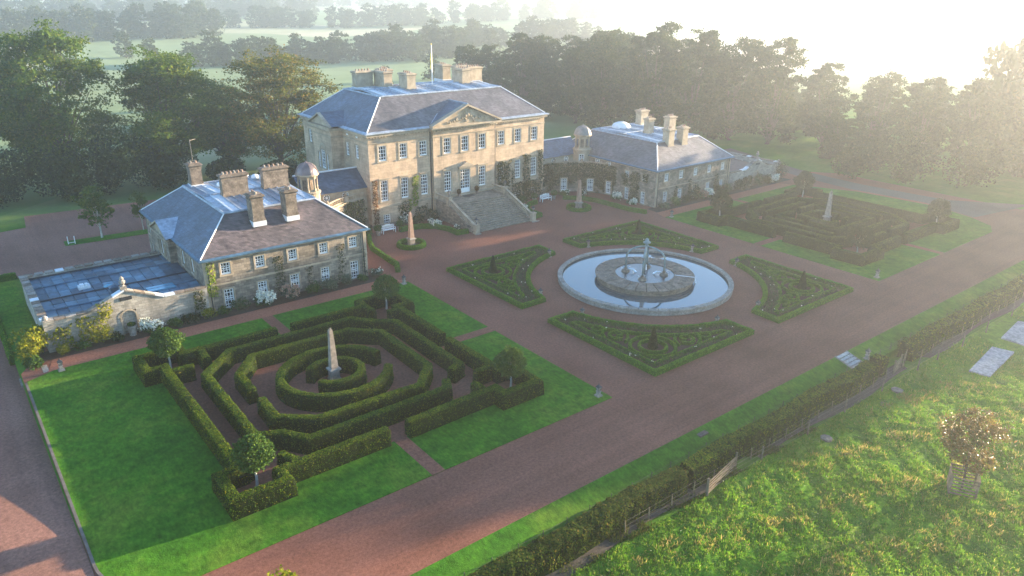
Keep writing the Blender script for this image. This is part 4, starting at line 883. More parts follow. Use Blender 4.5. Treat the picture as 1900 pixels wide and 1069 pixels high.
# maze trees: clipped globes on pale stems
def globe_tree(label, loc, r=1.25, stem=1.5, h=3.7, seed=1, mat='shrub', rz=0.0):
    e = thing('topiary_tree', loc, label, 'tree', 'topiary trees at the maze corners', rz)
    n = 5200; d = blob_points(n, r, r, (h-stem)/2, .5); z = d[:, 2]; d *= (1+.16*wob(d, 2.2, seed)+.08*wob(d, 5, seed+3))[:, None]
    top = np.clip(z/((h-stem)/2), -1, 1); d[:, :2] *= (1.04-.3*np.clip(top, 0, 1)+.06*np.sin(4*top+seed))[:, None]; d[:, 2] += (h+stem)/2-.25*rng.random(n)**3*(d[:, 2] < 0); d[:, :2] += rng.normal(size=(n, 2))*.05
    V, Q = leafquads(d, rng.uniform(.5, 1.3, n)*.17); inst('crown', qmesh('crown', V, Q, M[mat]), e, loc)
    b = MB().tube([(0, 0, -.1), (.04, 0, stem*.5), (-.03, .04, stem), (0, 0, h*.65)], [.11, .08, .07, .03], 7)
    for k in range(5):
        a = k*1.3; b.tube([(0, 0, stem*.9+.1*k), (.5*r*math.cos(a), .5*r*math.sin(a), stem+.7+.15*k)], [.045, .015], 5)
    b.build('trunk', M['palebark'], e, loc); return e
for i, (x, y, lab) in enumerate(((-46.35, -9.9, 'foremost clipped tree on a pale stem, front corner of near maze'), (-46.2, 9.7, 'bright green clipped tree at the pavilion corner of the near maze'), (-26.0, 9.9, 'clipped tree of the near maze beside the wing end and forecourt'), (-26.0, -9.8, 'clipped tree of the near maze at the fountain and drive corner'))):
    globe_tree(lab, (x, y, .05), 1.2 if i != 1 else 1.3, 1.35, 3.6, i, 'shrub')
for i, (x, y, lab) in enumerate(((26.2, -9.8, 'hazy clipped tree of the far maze at the drive corner facing the fountain'), (25.8, 9.8, 'hazy clipped tree of the far maze in front of the right wing'), (46.2, 9.8, 'hazy dark clipped tree at the back of the far maze by the grey road'), (46.4, -9.9, 'hazy clipped tree at the far right corner of the far maze'))):
    globe_tree(lab, (x, y, .05), 1.4, 1.4, 4.0, i+7, 'dark')
def obelisk(label, loc, h, mat, base=True):
    e = thing('obelisk', loc, label, 'obelisk', 'garden obelisks'); x, y, z = loc; b = MB(); 
    MB().frust(x, y, z, .42, .42, z+.12, .42, .42).frust(x, y, z+.12, .36, .36, z+.78, .33, .33).build('pedestal', M['obel'], e)
    MB().frust(x, y, z+.78, .33, .33, z+.86, .46, .46).frust(x, y, z+.86, .46, .46, z+.98, .46, .46).frust(x, y, z+.98, .46, .46, z+1.06, .32, .32).build('collar', M['coping'], e)
    MB().frust(x, y, z+1.06, .29, .29, z+h-.25, .15, .15).frust(x, y, z+h-.25, .15, .15, z+h, .03, .03).build('shaft', M[mat], e)
    return e
obelisk('weathered grey stone obelisk at the centre of the near maze', (-36.3, 0, .054), 4.5, 'obel')
obelisk('hazy stone obelisk at the centre of the far maze', (36.3, 0, .054), 4.5, 'obel')
for s, lab in ((-1, 'pinkish stone obelisk in a round box hedge left of the entrance steps'), (1, 'pale stone obelisk in a round box hedge right of the entrance steps')):
    obelisk(lab, (s*13.9, 25.3, .02), 4.3, 'stonegr')
    hedge('box_hedge', arc(s*13.9, 25.3, 1.55, 0, 352.5, 47), .5, .5, M['box'], 'round low box hedge about the obelisk %s of the entrance steps' % ('left' if s < 0 else 'right'), 'hedge', 'round box hedges', closed=True, leaves=110, leaf=.09, step=.25, jit=.02, z0=.004)
    tag(MB().lathe([(0, .05), (1.5, .03)], s*13.9, 25.3, 20).build('flower_soil', M['soil']), kind='structure')
    pts = np.stack([s*13.9+rng.normal(size=260)*.6, 25.3+rng.normal(size=260)*.6, rng.uniform(.05, .3, 260)], 1); V, Q = leafquads(pts, .14)
    tag(inst('ground_cover', qmesh('ground_cover', V, Q, M['rose'])), 'low dark planting at the foot of the obelisk %s of the steps' % ('left' if s < 0 else 'right'), 'plants', None, 'stuff')
# ================================================================== PARTERRE BEDS
BL = {(-1, -1): 'nearest the camera beside the drive', (-1, 1): 'nearest the entrance steps, left of the fountain', (1, 1): 'behind the fountain', (1, -1): 'right of the fountain beside the drive'}
def spiral(cx, cy, r0, r1, a0, a1, n=16): return [(cx+(r0+(r1-r0)*i/n)*math.cos(R(a0+(a1-a0)*i/n)), cy+(r0+(r1-r0)*i/n)*math.sin(R(a0+(a1-a0)*i/n))) for i in range(n+1)]
outer = [(15.2, 15.15), (15.2, 2.15)]+arc(0, 0, 12.55, 10, 80, 14)+[(2.15, 15.15)]
outer[2] = (12.4, 2.2); outer[-2] = (2.2, 12.4)
inner = [(14.05, 14.05), (14.05, 3.8)]+arc(0, 0, 14.05, 17, 73, 12)+[(3.8, 14.05)]
sw = lambda p: [(y, x) for x, y in p]
s1 = spiral(12.45, 8.15, .95, .25, 75, -330, 18); s2 = spiral(13.05, 6.1, .35, .8, -60, 140, 12)
s3 = [(12.9, 9.6), (12.2, 9.3), (11.7, 8.7)]; s4 = [(13.75, 8.0), (13.4, 7.2), (12.7, 6.6), (12.4, 5.9)]
def bed(sx, sy):
    t = lambda p: [(sx*x, sy*y) for x, y in p]
    e = thing('parterre_bed', (sx*11, sy*11, 0), 'box-edged parterre rose bed '+BL[(sx, sy)], 'flower bed', 'parterre beds around the fountain')
    def H(name, path, w_, h, closed=False, leaves=260, z0=.004, step=.25):
        c = np.array((sx*11, sy*11)); me = hedge_mesh(name, [tuple(np.array(q)-c) for q in t(path)], w_, h, M['box'], closed, step, leaves, .085, .02, 0, .03, 5)
        return inst(name, me, e, (sx*11, sy*11, z0))
    p = t(outer); p = p if sx*sy > 0 else p[::-1]
    MB().add([(x, y, .05) for x, y in p], [tuple(range(len(p)))]).build('soil', M['soil'], e)
    H('border_hedge', outer, .44, .46, True); H('inner_hedge', inner, .29, .36, True)
    H('ring_hedge', arc(11.65, 11.7, 2.0, 0, 350, 26), .26, .34, True); H('ring_hedge', arc(11.65, 11.7, 1.2, 0, 345, 18), .26, .34, True)
    for q in (s1, s2, s3, s4): H('scroll_hedge', q, .23, .34); H('scroll_hedge', sw(q), .23, .34)
    # roses fill the strip between border and inner hedge
    P = rng.uniform((2.2, 2.2), (15.0, 15.0), (17000, 2)); r = np.hypot(P[:, 0], P[:, 1])
    ins = (r > 14.2) & (P[:, 0] < 13.9) & (P[:, 1] < 13.9)
    k = (r > 12.85) & ~ins & (P[:, 0] > 2.5) & (P[:, 1] > 2.5) & (wob(np.stack([P[:, 0], P[:, 1], r*0], 1), 2.5, 4) > -1.1)
    P = P[k]; z = rng.uniform(.1, .44, len(P)); V, Q = leafquads(np.stack([sx*P[:, 0]-sx*11, sy*P[:, 1]-sy*11, z], 1), .15)
    ro = tag(inst('rose_planting', qmesh('rose_planting', V, Q, M['rose']), e, (sx*11, sy*11, 0)), kind='stuff')
    f = P[rng.integers(0, len(P), 14)]; F = np.repeat(np.stack([sx*f[:, 0]-sx*11, sy*f[:, 1]-sy*11, f[:, 0]*0+.42], 1), 5, 0); F += rng.normal(size=F.shape)*.035
    V, Q = leafquads(F, .1); inst('rose_blooms', qmesh('rose_blooms', V, Q, M['flower']), e, (sx*11, sy*11, 0))
    # topiary cone
    n = 1500; zz = rng.random(n)**1.4; a = rng.uniform(0, 6.28, n); rr = .42*(1-zz)**.8*(rng.uniform(.85, 1.06, n))+.03
    V, Q = leafquads(np.stack([rr*np.cos(a), rr*np.sin(a), .1+zz*1.9], 1), .13)
    core = MB().lathe([(.36, 0), (.38, .3), (.29, .9), (.14, 1.6), (.02, 2.0)], 0, 0, 10)
    V2 = np.array(core.v); o = inst('topiary_cone', qmesh('topiary_cone', np.concatenate([V, V2]), np.concatenate([Q, np.array(core.f)+len(V)]), M['dark']), None, (sx*11.65, sy*11.7, .05))
    tag(o, 'dark clipped yew cone in the parterre bed '+BL[(sx, sy)], 'topiary', 'topiary cones')
for k in BL: bed(*k)
# ================================================================== FOUNTAIN
ft = thing('fountain', (0, 0, 0), 'large round stone fountain with arched bronze centrepiece', 'fountain')
b = MB().lathe([(9.3, 0), (9.3, .12), (9.2, .16), (9.2, .44)], 0, 0, 72).lathe([(8.92, .44), (8.92, .0)], 0, 0, 72); b.build('basin_wall', M['coping'], ft)
NC = 60
cst = MB(); a0, a1 = -math.pi/NC+.004, math.pi/NC-.004
vs = []
for r_, z in ((8.82, .44), (9.36, .44), (9.36, .55), (9.3, .59), (8.86, .59), (8.82, .55)):
    for a in (a0, 0, a1): vs.append((r_*math.cos(a), r_*math.sin(a), z))
fs = []
for j in range(6):
    k = (j+1) % 6
    for i in (0, 1): fs.append((j*3+i, j*3+i+1, k*3+i+1, k*3+i))
fs += [tuple(j*3 for j in range(5, -1, -1)), tuple(j*3+2 for j in range(6))]
cs = cst.add(vs, fs).mesh('coping_stone', M['coping'])
g = random.Random(2)
for i in range(NC): inst('coping_stone', cs, ft, (0, 0, g.uniform(-.004, .012)), 2*math.pi*i/NC)
MB().lathe([(0, .3), (8.93, .3)], 0, 0, 72).build('basin_water', M['water'], ft)
MB().lathe([(5.1, 0), (5.1, .6), (5.22, .66), (5.22, .8)], 0, 0, 48).lathe([(3.2, .95), (3.1, .7)], 0, 0, 48).build('inner_drum', M['darktrim'], ft)
NC = 28; dst = MB(); a0, a1 = -math.pi/NC+.009, math.pi/NC-.009; vs = []
for r_, z in ((3.15, .8), (5.3, .78), (5.3, .93), (3.15, 1.0)):
    for a in (a0, 0, a1): vs.append((r_*math.cos(a), r_*math.sin(a), z))
fs = []
for j in range(4):
    k = (j+1) % 4
    for i in (0, 1): fs.append((j*3+i, j*3+i+1, k*3+i+1, k*3+i))
fs += [tuple(j*3 for j in range(3, -1, -1)), tuple(j*3+2 for j in range(4))]
ds = dst.add(vs, fs).mesh('drum_stone', M['darktrim'])
for i in range(NC): inst('drum_stone', ds, ft, (0, 0, g.uniform(-.006, .012)), 2*math.pi*i/NC)
MB().lathe([(0, .93), (3.2, .93)], 0, 0, 40).build('pool_water', M['poolw'], ft)
for k in range(4):
    a = R(45+90*k-9); c, s = math.cos(a), math.sin(a); q = 2.05
    leg = MB().tube([(q*c, q*s, .9), (q*c, q*s, 2.6)]+[(q*math.cos(R(t))*c, q*math.cos(R(t))*s, 2.6+1.35*math.sin(R(t))) for t in (15, 30, 45, 60, 75, 88)], .105, 7).build('arch_rib', M['bronze'], ft, smooth=True)
    MB().lathe([(.5, .9), (.42, 1.05), (.16, 1.25), (.15, 1.4)], q*c, q*s, 10).build('foot', M['darktrim'], leg)
    b = MB()
    for j in range(6):
        t = R(60*j); b.add([(q*c+.12*math.cos(t), q*s+.12*math.sin(t), 1.1), (q*c+.5*math.cos(t+.15), q*s+.5*math.sin(t+.15), 1.32), (q*c+.5*math.cos(t-.15), q*s+.5*math.sin(t-.15), 1.32)], [(0, 1, 2)])
    b.build('leaf_collar', M['bronze'], leg)
    b = MB().tube([(q*c*.85, q*s*.85, 1.3), (q*c*.6, q*s*.6, 1.25), (q*c*.45, q*s*.45, .95)], [.03, .06, .12], 6); b.build('water_jet', M['foam'], ft)
MB().tube([(0, 0, .9), (0, 0, 3.9)], [.1, .09], 8).lathe([(.12, 3.9), (.3, 3.98), (.16, 4.1), (.14, 4.25), (.4, 4.36), (.42, 4.44), (.2, 4.52), (.22, 4.7), (.1, 4.85), (0, 4.92)], 0, 0, 12).build('finial', M['bronze'], ft, smooth=True)
MB().tube([(3.2*.62, -3.2*.78, .99), (5.32*.62, -5.32*.78, .9), (5.4*.62, -5.4*.78, .3)], [.05, .07, .12], 6).build('overflow', M['foam'], ft)
# ================================================================== LANTERNS
def lantern(loc, label, plinth=True, group='lanterns on stone plinths'):
    e = thing('lantern', loc, label, 'lantern', group); z = 0
    P = lambda *v: None
    if plinth:
        MB().box(-.24, -.24, 0, .24, .24, .1).frust(0, 0, .1, .15, .15, .38, .11, .11).box(-.16, -.16, .38, .16, .16, .44).build('plinth', M['coping'], e, loc); z = .44
    else:
        MB().tube([(0, 0, 0), (0, 0, .3)], [.05, .035], 6).build('stem', M['iron'], e, loc); z = .3
    MB().frust(0, 0, z, .08, .08, z+.34, .17, .17).build('glass', M['coping'], e, loc)
    b = MB().frust(0, 0, z+.34, .2, .2, z+.5, .07, .07).lathe([(.05, z+.5), (.05, z+.58), (.02, z+.66), (0, z+.67)], 0, 0, 6)
    for sx in (-1, 1):
        for sy in (-1, 1): b.tube([(sx*.085, sy*.085, z), (sx*.175, sy*.175, z+.34)], .014, 4)
    b.build('cap', M['iron'], e, loc); return e
for x, y, z, lab in ((-21.3, -14.8, .05, 'lantern on the near lawn corner between fountain and drive'), (-21.2, 14.7, .05, 'lantern on the near lawn corner beside the forecourt'), (21.4, -14.8, .05, 'lantern on the far lawn corner facing the drive'), (21.4, 14.5, .05, 'lantern on the far lawn corner in front of the right wing'), (-53.3, 14.7, .05, 'lantern by the small steps at the path end, far left'),
    (-11.95, -3.0, 0, 'lantern at the left end of the nearest parterre bed'), (-3.1, -12.0, 0, 'lantern at the right end of the nearest parterre bed'), (-3.1, 12.1, 0, 'lantern at the back tip of the left parterre bed'), (-11.95, 3.2, 0, 'lantern at the front tip of the left parterre bed'), (3.1, 12.0, 0, 'lantern at the left end of the parterre bed behind the fountain'), (12.0, 3.2, 0, 'lantern at the right end of the parterre bed behind the fountain'), (12.1, -3.1, 0, 'lantern at the back tip of the right parterre bed'), (3.2, -12.1, 0, 'lantern at the front tip of the right parterre bed'), (2.3, -23.9, -.36, 'dark lantern beside the small stone steps at the terrace edge')):
    lantern((x, y, z), lab)
for s in (-1, 1):
    for y, z, q in ((24.5, 1.25, 'bottom'), (30.7, 3.55, 'top')): lantern((s*4.7, y, z), 'iron lantern on the %s pier at the %s of the entrance stairs' % ('left' if s < 0 else 'right', q), False, 'lanterns on the stair piers')
# ================================================================== FORECOURT FURNITURE
def bench(loc, rz, label):
    e = thing('bench', loc, label, 'bench', 'white garden benches', rz)
    def pt(b, nm): o = bpy.data.objects.new(nm, b.mesh(nm, M['white'])); COL.link(o); o.parent = e
    b = MB(); [b.box(-.9, -.28+.11*k, .43, .9, -.2+.11*k, .47) for k in range(5)]; pt(b, 'seat')
    b = MB(); b.box(-.9, .25, .47, -.83, .32, .95); b.box(.83, .25, .47, .9, .32, .95); b.box(-.83, .26, .9, .83, .31, .97); b.box(-.35, .26, .97, .35, .31, 1.06); b.box(-.83, .26, .55, .83, .3, .6); [b.box(-.78+.13*k, .27, .6, -.72+.13*k, .3, .9) for k in range(13)]; pt(b, 'backrest')
    for x in (-.87, .87):
        for y in (-.26, .28): b = MB().box(x-.035, y-.035, 0, x+.035, y+.035, .43 if y > 0 else .66); pt(b, 'leg')
        b = MB().box(x-.04, -.32, .66, x+.04, .3, .7); pt(b, 'armrest')
    return e
bench((-13.5, 31.6, 0), R(-2), 'white garden bench under the basement window left of the steps')
bench((12.9, 31.4, 0), R(2), 'white garden bench at the foot of the ivy-covered wall right of the steps')
def potted(loc, label, r=.34, h=.6, fol='shrub', fr=.55, fh=.9, potm='coping'):
    e = thing('potted_plant', loc, label, 'potted plant'); x, y, z = loc
    MB().lathe([(r*.7, z), (r*.95, z+h*.8), (r*1.08, z+h*.85), (r*1.08, z+h), (r*.9, z+h), (0, z+h*.92)], x, y, 14).build('pot', M[potm], e)
    P = blob_points(420, fr, fr, fh/2, .4)+np.array([0, 0, h+fh*.4]); V, Q = leafquads(P, .15); inst('foliage', qmesh('foliage', V, Q, M[fol]), e, loc); return e
potted((-15.1, 31.4, 0), 'clipped bush in a pot left of the left white bench'); potted((-11.9, 31.5, 0), 'clipped bush in a stone tub right of the left white bench')
potted((11.2, 32.0, 0), 'clipped bush in a tub left of the right white bench'); potted((14.6, 31.5, 0), 'clipped bush in a pot right of the right white bench')
potted((-1.45, 33.1, 2.49), 'rusty bronze grass in a pot left of the front door', .2, .45, 'ivyr', .3, .8, 'pot'); potted((1.55, 33.1, 2.49), 'bronze grass in a pot right of the front door', .2, .45, 'ivyr', .3, .8, 'pot')
potted((-47.0, 18.45, .03), 'large pale stone urn in front of the pavilion niche', .42, .95, 'shrub', .35, .3)
hb = [(-12.2, 31.0), (-10.8, 31.05), (-9.2, 30.7), (-7.6, 29.6), (-6.9, 27.6), (-6.9, 25.6), (-5.4, 25.4)]
hedge('box_hedge', hb, .55, .6, M['box'], 'low curved box hedge edging the bed left of the entrance steps', 'hedge', None, leaves=110, leaf=.09, step=.25, jit=.025)
hedge('box_hedge', [(-x, y) for x, y in hb[1:]], .55, .6, M['box'], 'low curved box hedge edging the bed right of the entrance steps', 'hedge', None, leaves=80, leaf=.1, step=.3, jit=.025)
hedge('box_hedge', [(15.6, 30.6), (17.6, 29.0), (18.5, 26.6), (18.8, 23), (19.0, 20), (19.9, 17.8)], .55, .55, M['box'], 'low box hedge edging the border below the ivy-clad link and right wing', 'hedge', None, leaves=70, leaf=.1, step=.3, jit=.025)
hedge('box_hedge', [(-16.4, 31.4), (-17.6, 29.0), (-18.5, 26.6), (-18.8, 23), (-19.0, 20), (-19.9, 18.2)], .55, .55, M['box'], 'low box hedge edging the border behind the left wing end', 'hedge', None, leaves=70, leaf=.1, step=.3, jit=.025)
# ================================================================== CLIMBERS
ivy('ivy', 'dark ivy covering the lower wall right of the front door', (1, HY0, -1), [(5.4, 8.4, .2, 6.6), (8.2, 9.0, .2, 5.2), (10.1, 12.0, .2, 6.9), (8.6, 13.6, 0, 3.2), (13.1, 14.4, .2, 7.4)], M['ivy'], 60, .24, .5)
ivy('creeper', 'bright green creeper between the second and third ground floor windows', (1, HY0, -1), [(-8.75, -7.15, 2.2, 6.5), (-9.2, -8.3, 1.6, 3.4)], M['ivyy'], 95, .2, .4)
ivy('creeper', 'dark climber on the basement wall behind the bed left of the steps', (1, HY0, -1), [(-10.9, -8.6, .3, 3.2), (-8.4, -5.8, .3, 2.4)], M['ivy'], 55, .2, .3)
ivy('creeper', 'reddening creeper on the left front corner of the mansion', (1, HY0, -1), [(-14.5, -13.25, .6, 6.6)], M['ivyr'], 80, .2, .4)
ivy('creeper', 'green creeper over the left curved link wall', (1, 34.4, -1), [(-19.6, -15.0, .3, 4.4)], M['ivy'], 60, .22, .4)
# ivy on the curved wall of the right link
P = []; cx, cy, r = 15.25, 26.95, 7.85
n = 7500; a = rng.uniform(R(0), R(92), n); z = rng.uniform(.2, 4.6, n); k = (z > .9+1.0*wob(np.stack([a*8, z, z*0], 1), 1.2, 8))
for aw in (64, 33, 10): k &= ~((np.abs(a-R(aw))*r < .62) & (z < 2.35))
a, z = a[k], z[k]; d = r-.05-np.abs(rng.normal(size=len(a)))*.2
V, Q = leafquads(np.stack([cx+d*np.cos(a)-20, cy+d*np.sin(a)-32, z], 1), rng.uniform(.6, 1.3, len(a))*.24)
tag(inst('ivy', qmesh('ivy', V, Q, M['ivy']), None, (20, 32, 0)), 'dark ivy draped over the curved link wall on the right', 'climber')
ivy('creeper', 'olive creeper on the courtyard side of the right wing', (0, 23.1, -1), [(21.9, 24.4, .3, 4.9), (20.4, 22.0, 3.4, 4.9), (24.0, 26.0, 2.2, 4.2)], M['ivy'], 70, .22, .35)
ivy('creeper', 'yellowing creeper on the front corner of the left wing', (1, 19.2, -1), [(-40.1, -38.75, 1.6, 5.2)], M['ivyy'], 90, .17, .3, 12)
ivy('creeper', 'thin green climber between second and third windows of left wing', (1, 19.2, -1), [(-33.7, -32.0, .4, 4.6)], M['ivy'], 55, .16, .2, 13)
ivy('creeper', 'thin climber between third and fourth ground floor windows of left wing', (1, 19.2, -1), [(-30.3, -28.9, .4, 2.9)], M['ivy'], 45, .16, .2, 14)
ivy('creeper', 'thin climber beside the last windows of left wing', (1, 19.2, -1), [(-26.8, -25.4, .4, 4.5), (-23.9, -23.0, .5, 3.4)], M['ivy'], 40, .16, .2, 15)
ivy('creeper', 'golden autumn creeper trained over the pavilion front wall', (1, 18.85, -1), [(-51.6, -48.6, .2, 3.0), (-49.6, -47.9, 2.0, 3.7), (-53.4, -51.2, .2, 2.6)], M['yellow'], 70, .2, .6, 16)
ivy('creeper', 'dark climber on the pavilion wall beside the left wing', (1, 18.85, -1), [(-41.6, -40.1, .8, 3.0)], M['ivy'], 60, .2, .3, 17)
for x0, x1, z1, lab in ((27.0, 28.0, 3.0, 'left'), (30.0, 31.1, 3.4, 'middle'), (36.2, 37.6, 3.4, 'right')):
    ivy('creeper', 'hazy climber on the right wing front wall, %s of three' % lab, (1, 19.2, -1), [(x0, x1, .2, z1)], M['ivy'], 60, .2, .4, 18)
# ================================================================== BORDER PLANTS
def S(x, y, r, h, m_, lab, **k): return shrub('shrub', (x, y, .03), r, h, M[m_], lab, **k)
S(-45.6, 17.9, 1.05, 1.25, 'shrub', 'white hydrangea in flower beside the stone urn', flowers=M['flower'], nf=95, fs=.26, n=900)
S(-35.2, 17.85, 1.15, 1.4, 'shrub', 'largest white hydrangea in flower below the left wing windows', flowers=M['flower'], nf=120, fs=.26, n=1000)
S(-32.4, 17.95, 1.0, 1.35, 'greysh', 'faded pink hydrangea beside the large white one, left wing', flowers=M['pink'], nf=100, fs=.24, n=900)
S(-37.4, 18.0, .95, 1.2, 'rose', 'dark reddish shrub below the first ground floor window, left wing', n=700)
S(-38.9, 18.2, .7, .8, 'shrub', 'low green shrub at the front corner of the left wing', n=500)
S(-40.4, 18.2, .75, .95, 'yellow', 'yellow-green perennials by the left wing downpipe', n=500)
S(-42.0, 18.2, 1.0, .8, 'dark', 'dark mounded shrub against the pavilion wall', n=700)
S(-43.4, 17.9, .9, .75, 'shrub', 'leafy green perennial clump between urn and left wing', n=600)
S(-29.9, 18.1, 1.0, 1.1, 'shrub', 'green shrub beneath the third ground floor window, left wing', n=700)
S(-28.0, 18.1, 1.2, 1.3, 'greysh', 'grey-green buddleia-like shrub along the left wing', n=900)
S(-26.2, 18.2, .9, 1.2, 'greysh', 'silvery shrub below the last window pair, left wing', n=700)
S(-24.4, 18.2, .8, .7, 'shrub', 'low bright shrub under the last left wing window', n=500)
S(-22.6, 18.3, .9, .95, 'greysh', 'grey flowering shrub at the forecourt end of left wing', flowers=M['flower'], nf=14, fs=.16, n=600)
S(-48.3, 18.0, .8, .7, 'dark', 'dark perennial clump left of the stone urn', n=500)
S(-49.6, 17.9, 1.1, 1.7, 'yellow', 'golden perennials at the foot of the pavilion creeper', n=600)
S(-51.2, 17.9, .8, .7, 'shrub', 'mixed green perennials below the golden creeper', n=500)
S(-52.6, 17.9, .62, .95, 'yellow', 'small clipped golden ball bush near the path end', n=900, leaf=.1)
shrub('shrub', (-54.6, 18.9, -.2), 1.9, 2.7, M['yellow'], 'big golden-leaved shrub at the pavilion corner by the lane', 2000, .24)
shrub('shrub', (-55.0, 16.9, -.5), .9, 1.4, M['shrub'], 'green shrub above the lane beside the small steps', 700, .2)
for x, y, r_, h_, m_, lab, fl in ((21.4, 25.4, 1.0, 1.2, 'shrub', 'white hydrangea below the curved ivy wall, right', 70), (21.6, 22.2, .85, .8, 'shrub', 'white hydrangea at the side wall of the right wing', 45), (33.9, 18.0, .9, 1.5, 'shrub', 'white hydrangea in front of the right wing', 80), (50.6, 18.1, 1.0, 1.6, 'shrub', 'white flowering shrub at the far pavilion', 80)):
    S(x, y, r_, h_, m_, lab, flowers=M['flower'], nf=fl, fs=.27, n=700)
S(32.3, 17.9, 1.0, 1.3, 'rose', 'pinkish shrub beside the right wing hydrangea', flowers=M['pink'], nf=60, fs=.24, n=700)
for x, h_, m_, lab in ((24.0, .9, 'greysh', 'grey-green shrub at the front corner of the right wing'), (26.3, 1.4, 'shrub', 'upright shrub after the first window of the right wing'), (28.6, 1.2, 'dark', 'dark shrub under the second window, right wing'), (30.6, 2.6, 'dark', 'tall dark shrub between second and third windows, right wing'), (36.2, 1.6, 'dark', 'dark shrub under the fourth window, right wing'), (38.6, 1.8, 'rose', 'brownish shrub at the east end of the right wing'), (41.5, 1.9, 'dark', 'dark bush against the far pavilion wall, left'), (43.8, 2.2, 'dark', 'rounded dark bush in front of the far pavilion'), (46.8, 2.0, 'rose', 'reddish bush before the far pavilion arch'), (49.0, 1.6, 'dark', 'dark bush left of the far white flowering shrub'), (52.6, 3.2, 'dark', 'tall dark bush at the far end of the far pavilion')):
    S(x, 18.1, .95 if h_ < 3 else 1.5, h_, m_, lab, n=700, leaf=.2)
S(-8.6, 32.2, 1.3, 1.5, 'dark', 'dark evergreen shrub in the bed left of the steps', n=900)
S(-6.4, 32.4, 1.1, 2.0, 'dark', 'tall dark shrub against the left stair wall', n=900)
S(-7.4, 28.9+1.4, .95, 1.1, 'shrub', 'white hydrangea behind the curved box hedge left of steps', flowers=M['flower'], nf=95, fs=.24, n=800)
S(-10.6, 32.4, 1.1, 1.7, 'greysh', 'pale flowering shrub behind the left obelisk', flowers=M['flower'], nf=28, fs=.16, n=800)
S(-5.9, 27.0, .5, .8, 'greysh', 'white rose bush at the foot of the left balustrade', flowers=M['flower'], nf=8, fs=.2, n=300)
S(7.2, 31.6, 1.1, 1.4, 'greysh', 'pale grass-like shrub right of the entrance steps', n=800)
S(6.6, 28.6, .95, 1.1, 'shrub', 'green shrub with white flowers beside the right balustrade', flowers=M['flower'], nf=24, fs=.2, n=700)
S(9.3, 32.0, 1.1, 1.2, 'shrub', 'green shrub under the ivy-covered basement, right of steps', n=700)
S(16.6, 31.6, .9, 1.2, 'shrub', 'bright green shrub by the curved wall right of the bench', flowers=M['flower'], nf=10, fs=.2, n=600)
S(19.0, 29.6, 1.0, 1.0, 'dark', 'low dark shrub under the middle curved-wall window', flowers=M['flower'], nf=12, fs=.16, n=600)
S(-16.6, 31.8, 1.0, 1.3, 'shrub', 'green bush at the mansion corner behind the left wing end', n=700)
# ================================================================== TERRACE EDGE AND FIELD
st = thing('garden_steps', (.5, -23.3, 0), 'short flight of pale stone steps cut through the terrace lawn', 'steps')
for i in range(6):
    o = MB().box(-.28, -22.45-.36*i-.30, -1.3, 1.36, -22.45-.36*i, -.105*i+.06).build('step', M['slab2'], st)
    MB().box(-.27, -22.45-.36*(i+1), -1.3, 1.35, -22.45-.36*i-.301, -.105*i-.1).build('shadow_strip', M['darktrim'], o)  # dark recessed strip between treads stands in for the step's shadow line
for x in (-.42, 1.36): MB().add([(x, -22.4, -1.2), (x+.14, -22.4, -1.2), (x+.14, -24.6, -1.3), (x, -24.6, -1.3), (x, -22.4, .13), (x+.14, -22.4, .13), (x+.14, -24.6, -.5), (x, -24.6, -.5)], [(4, 5, 6, 7), (0, 1, 5, 4), (1, 2, 6, 5), (2, 3, 7, 6), (3, 0, 4, 7)]).build('side_kerb', M['coping'], st)
st = thing('garden_steps', (-54.6, 15.6, -.5), 'small weathered steps from the path end down to the lane', 'steps')
for i in range(5): MB().box(-54.1-.42*(i+1), 15.2, -1.0, -54.1-.42*i, 16.7, -.16*i+.01).build('step', M['coping'], st)
tag(MB().box(-56.05, 27.7, -.9, -54.7, 28.7, -.55).box(-56.0, 27.8, -.55, -54.9, 28.4, -.2).build('stone_trough', M['coping']), 'dark stone block step beside the lane hedge', 'steps')
sheet('lawn', [(-56.0, 20.5), (-53.7, 20.5), (-53.7, 40.6), (-56.0, 40.6)], .0, M['lawn'], .9)
hedge('lane_hedge', [(-56.2, 20), (-56.2, 40.4)], .5, .9, M['box'], 'narrow clipped hedge along the lane beside the pavilion', 'hedge', None, z0=-.75, leaves=60, leaf=.12)
hedge('yard_hedge', [(-55.9, 40.9), (-53.4, 41.0)], .5, .7, M['box'], 'short low hedge at the gravel courtyard corner', 'hedge', None, leaves=60, leaf=.12)
# ha-ha hedge: rough, uneven height
def rough_hedge(x0, x1, label, leaves, leaf, seed):
    path = [(x, -25.35+.12*math.sin(x*.6)) for x in np.arange(x0, x1+.01, 1.0)]
    me = hedge_mesh('boundary_hedge', [(x-(x0+x1)/2, y+25.35) for x, y in path], 1.35, 1.55, M['verge'] if seed < 2 else M['hedge'], False, .3, leaves, leaf, .06, 0, .12, seed)
    return tag(inst('boundary_hedge', me, None, ((x0+x1)/2, -25.15, -1.2)), label, 'hedge', 'hedges along the terrace edge')
rough_hedge(-46, -24.0, 'rough weedy stretch of boundary hedge nearest the camera', 150, .15, 1); rough_hedge(-23.5, 1.0, 'middle stretch of boundary hedge below the terrace lawn', 120, .13, 2); rough_hedge(6.6, 75, 'far right stretch of boundary hedge fading into haze', 50, .17, 3); rough_hedge(1.6, 3.0, 'short piece of boundary hedge between garden steps and gate', 60, .15, 4)
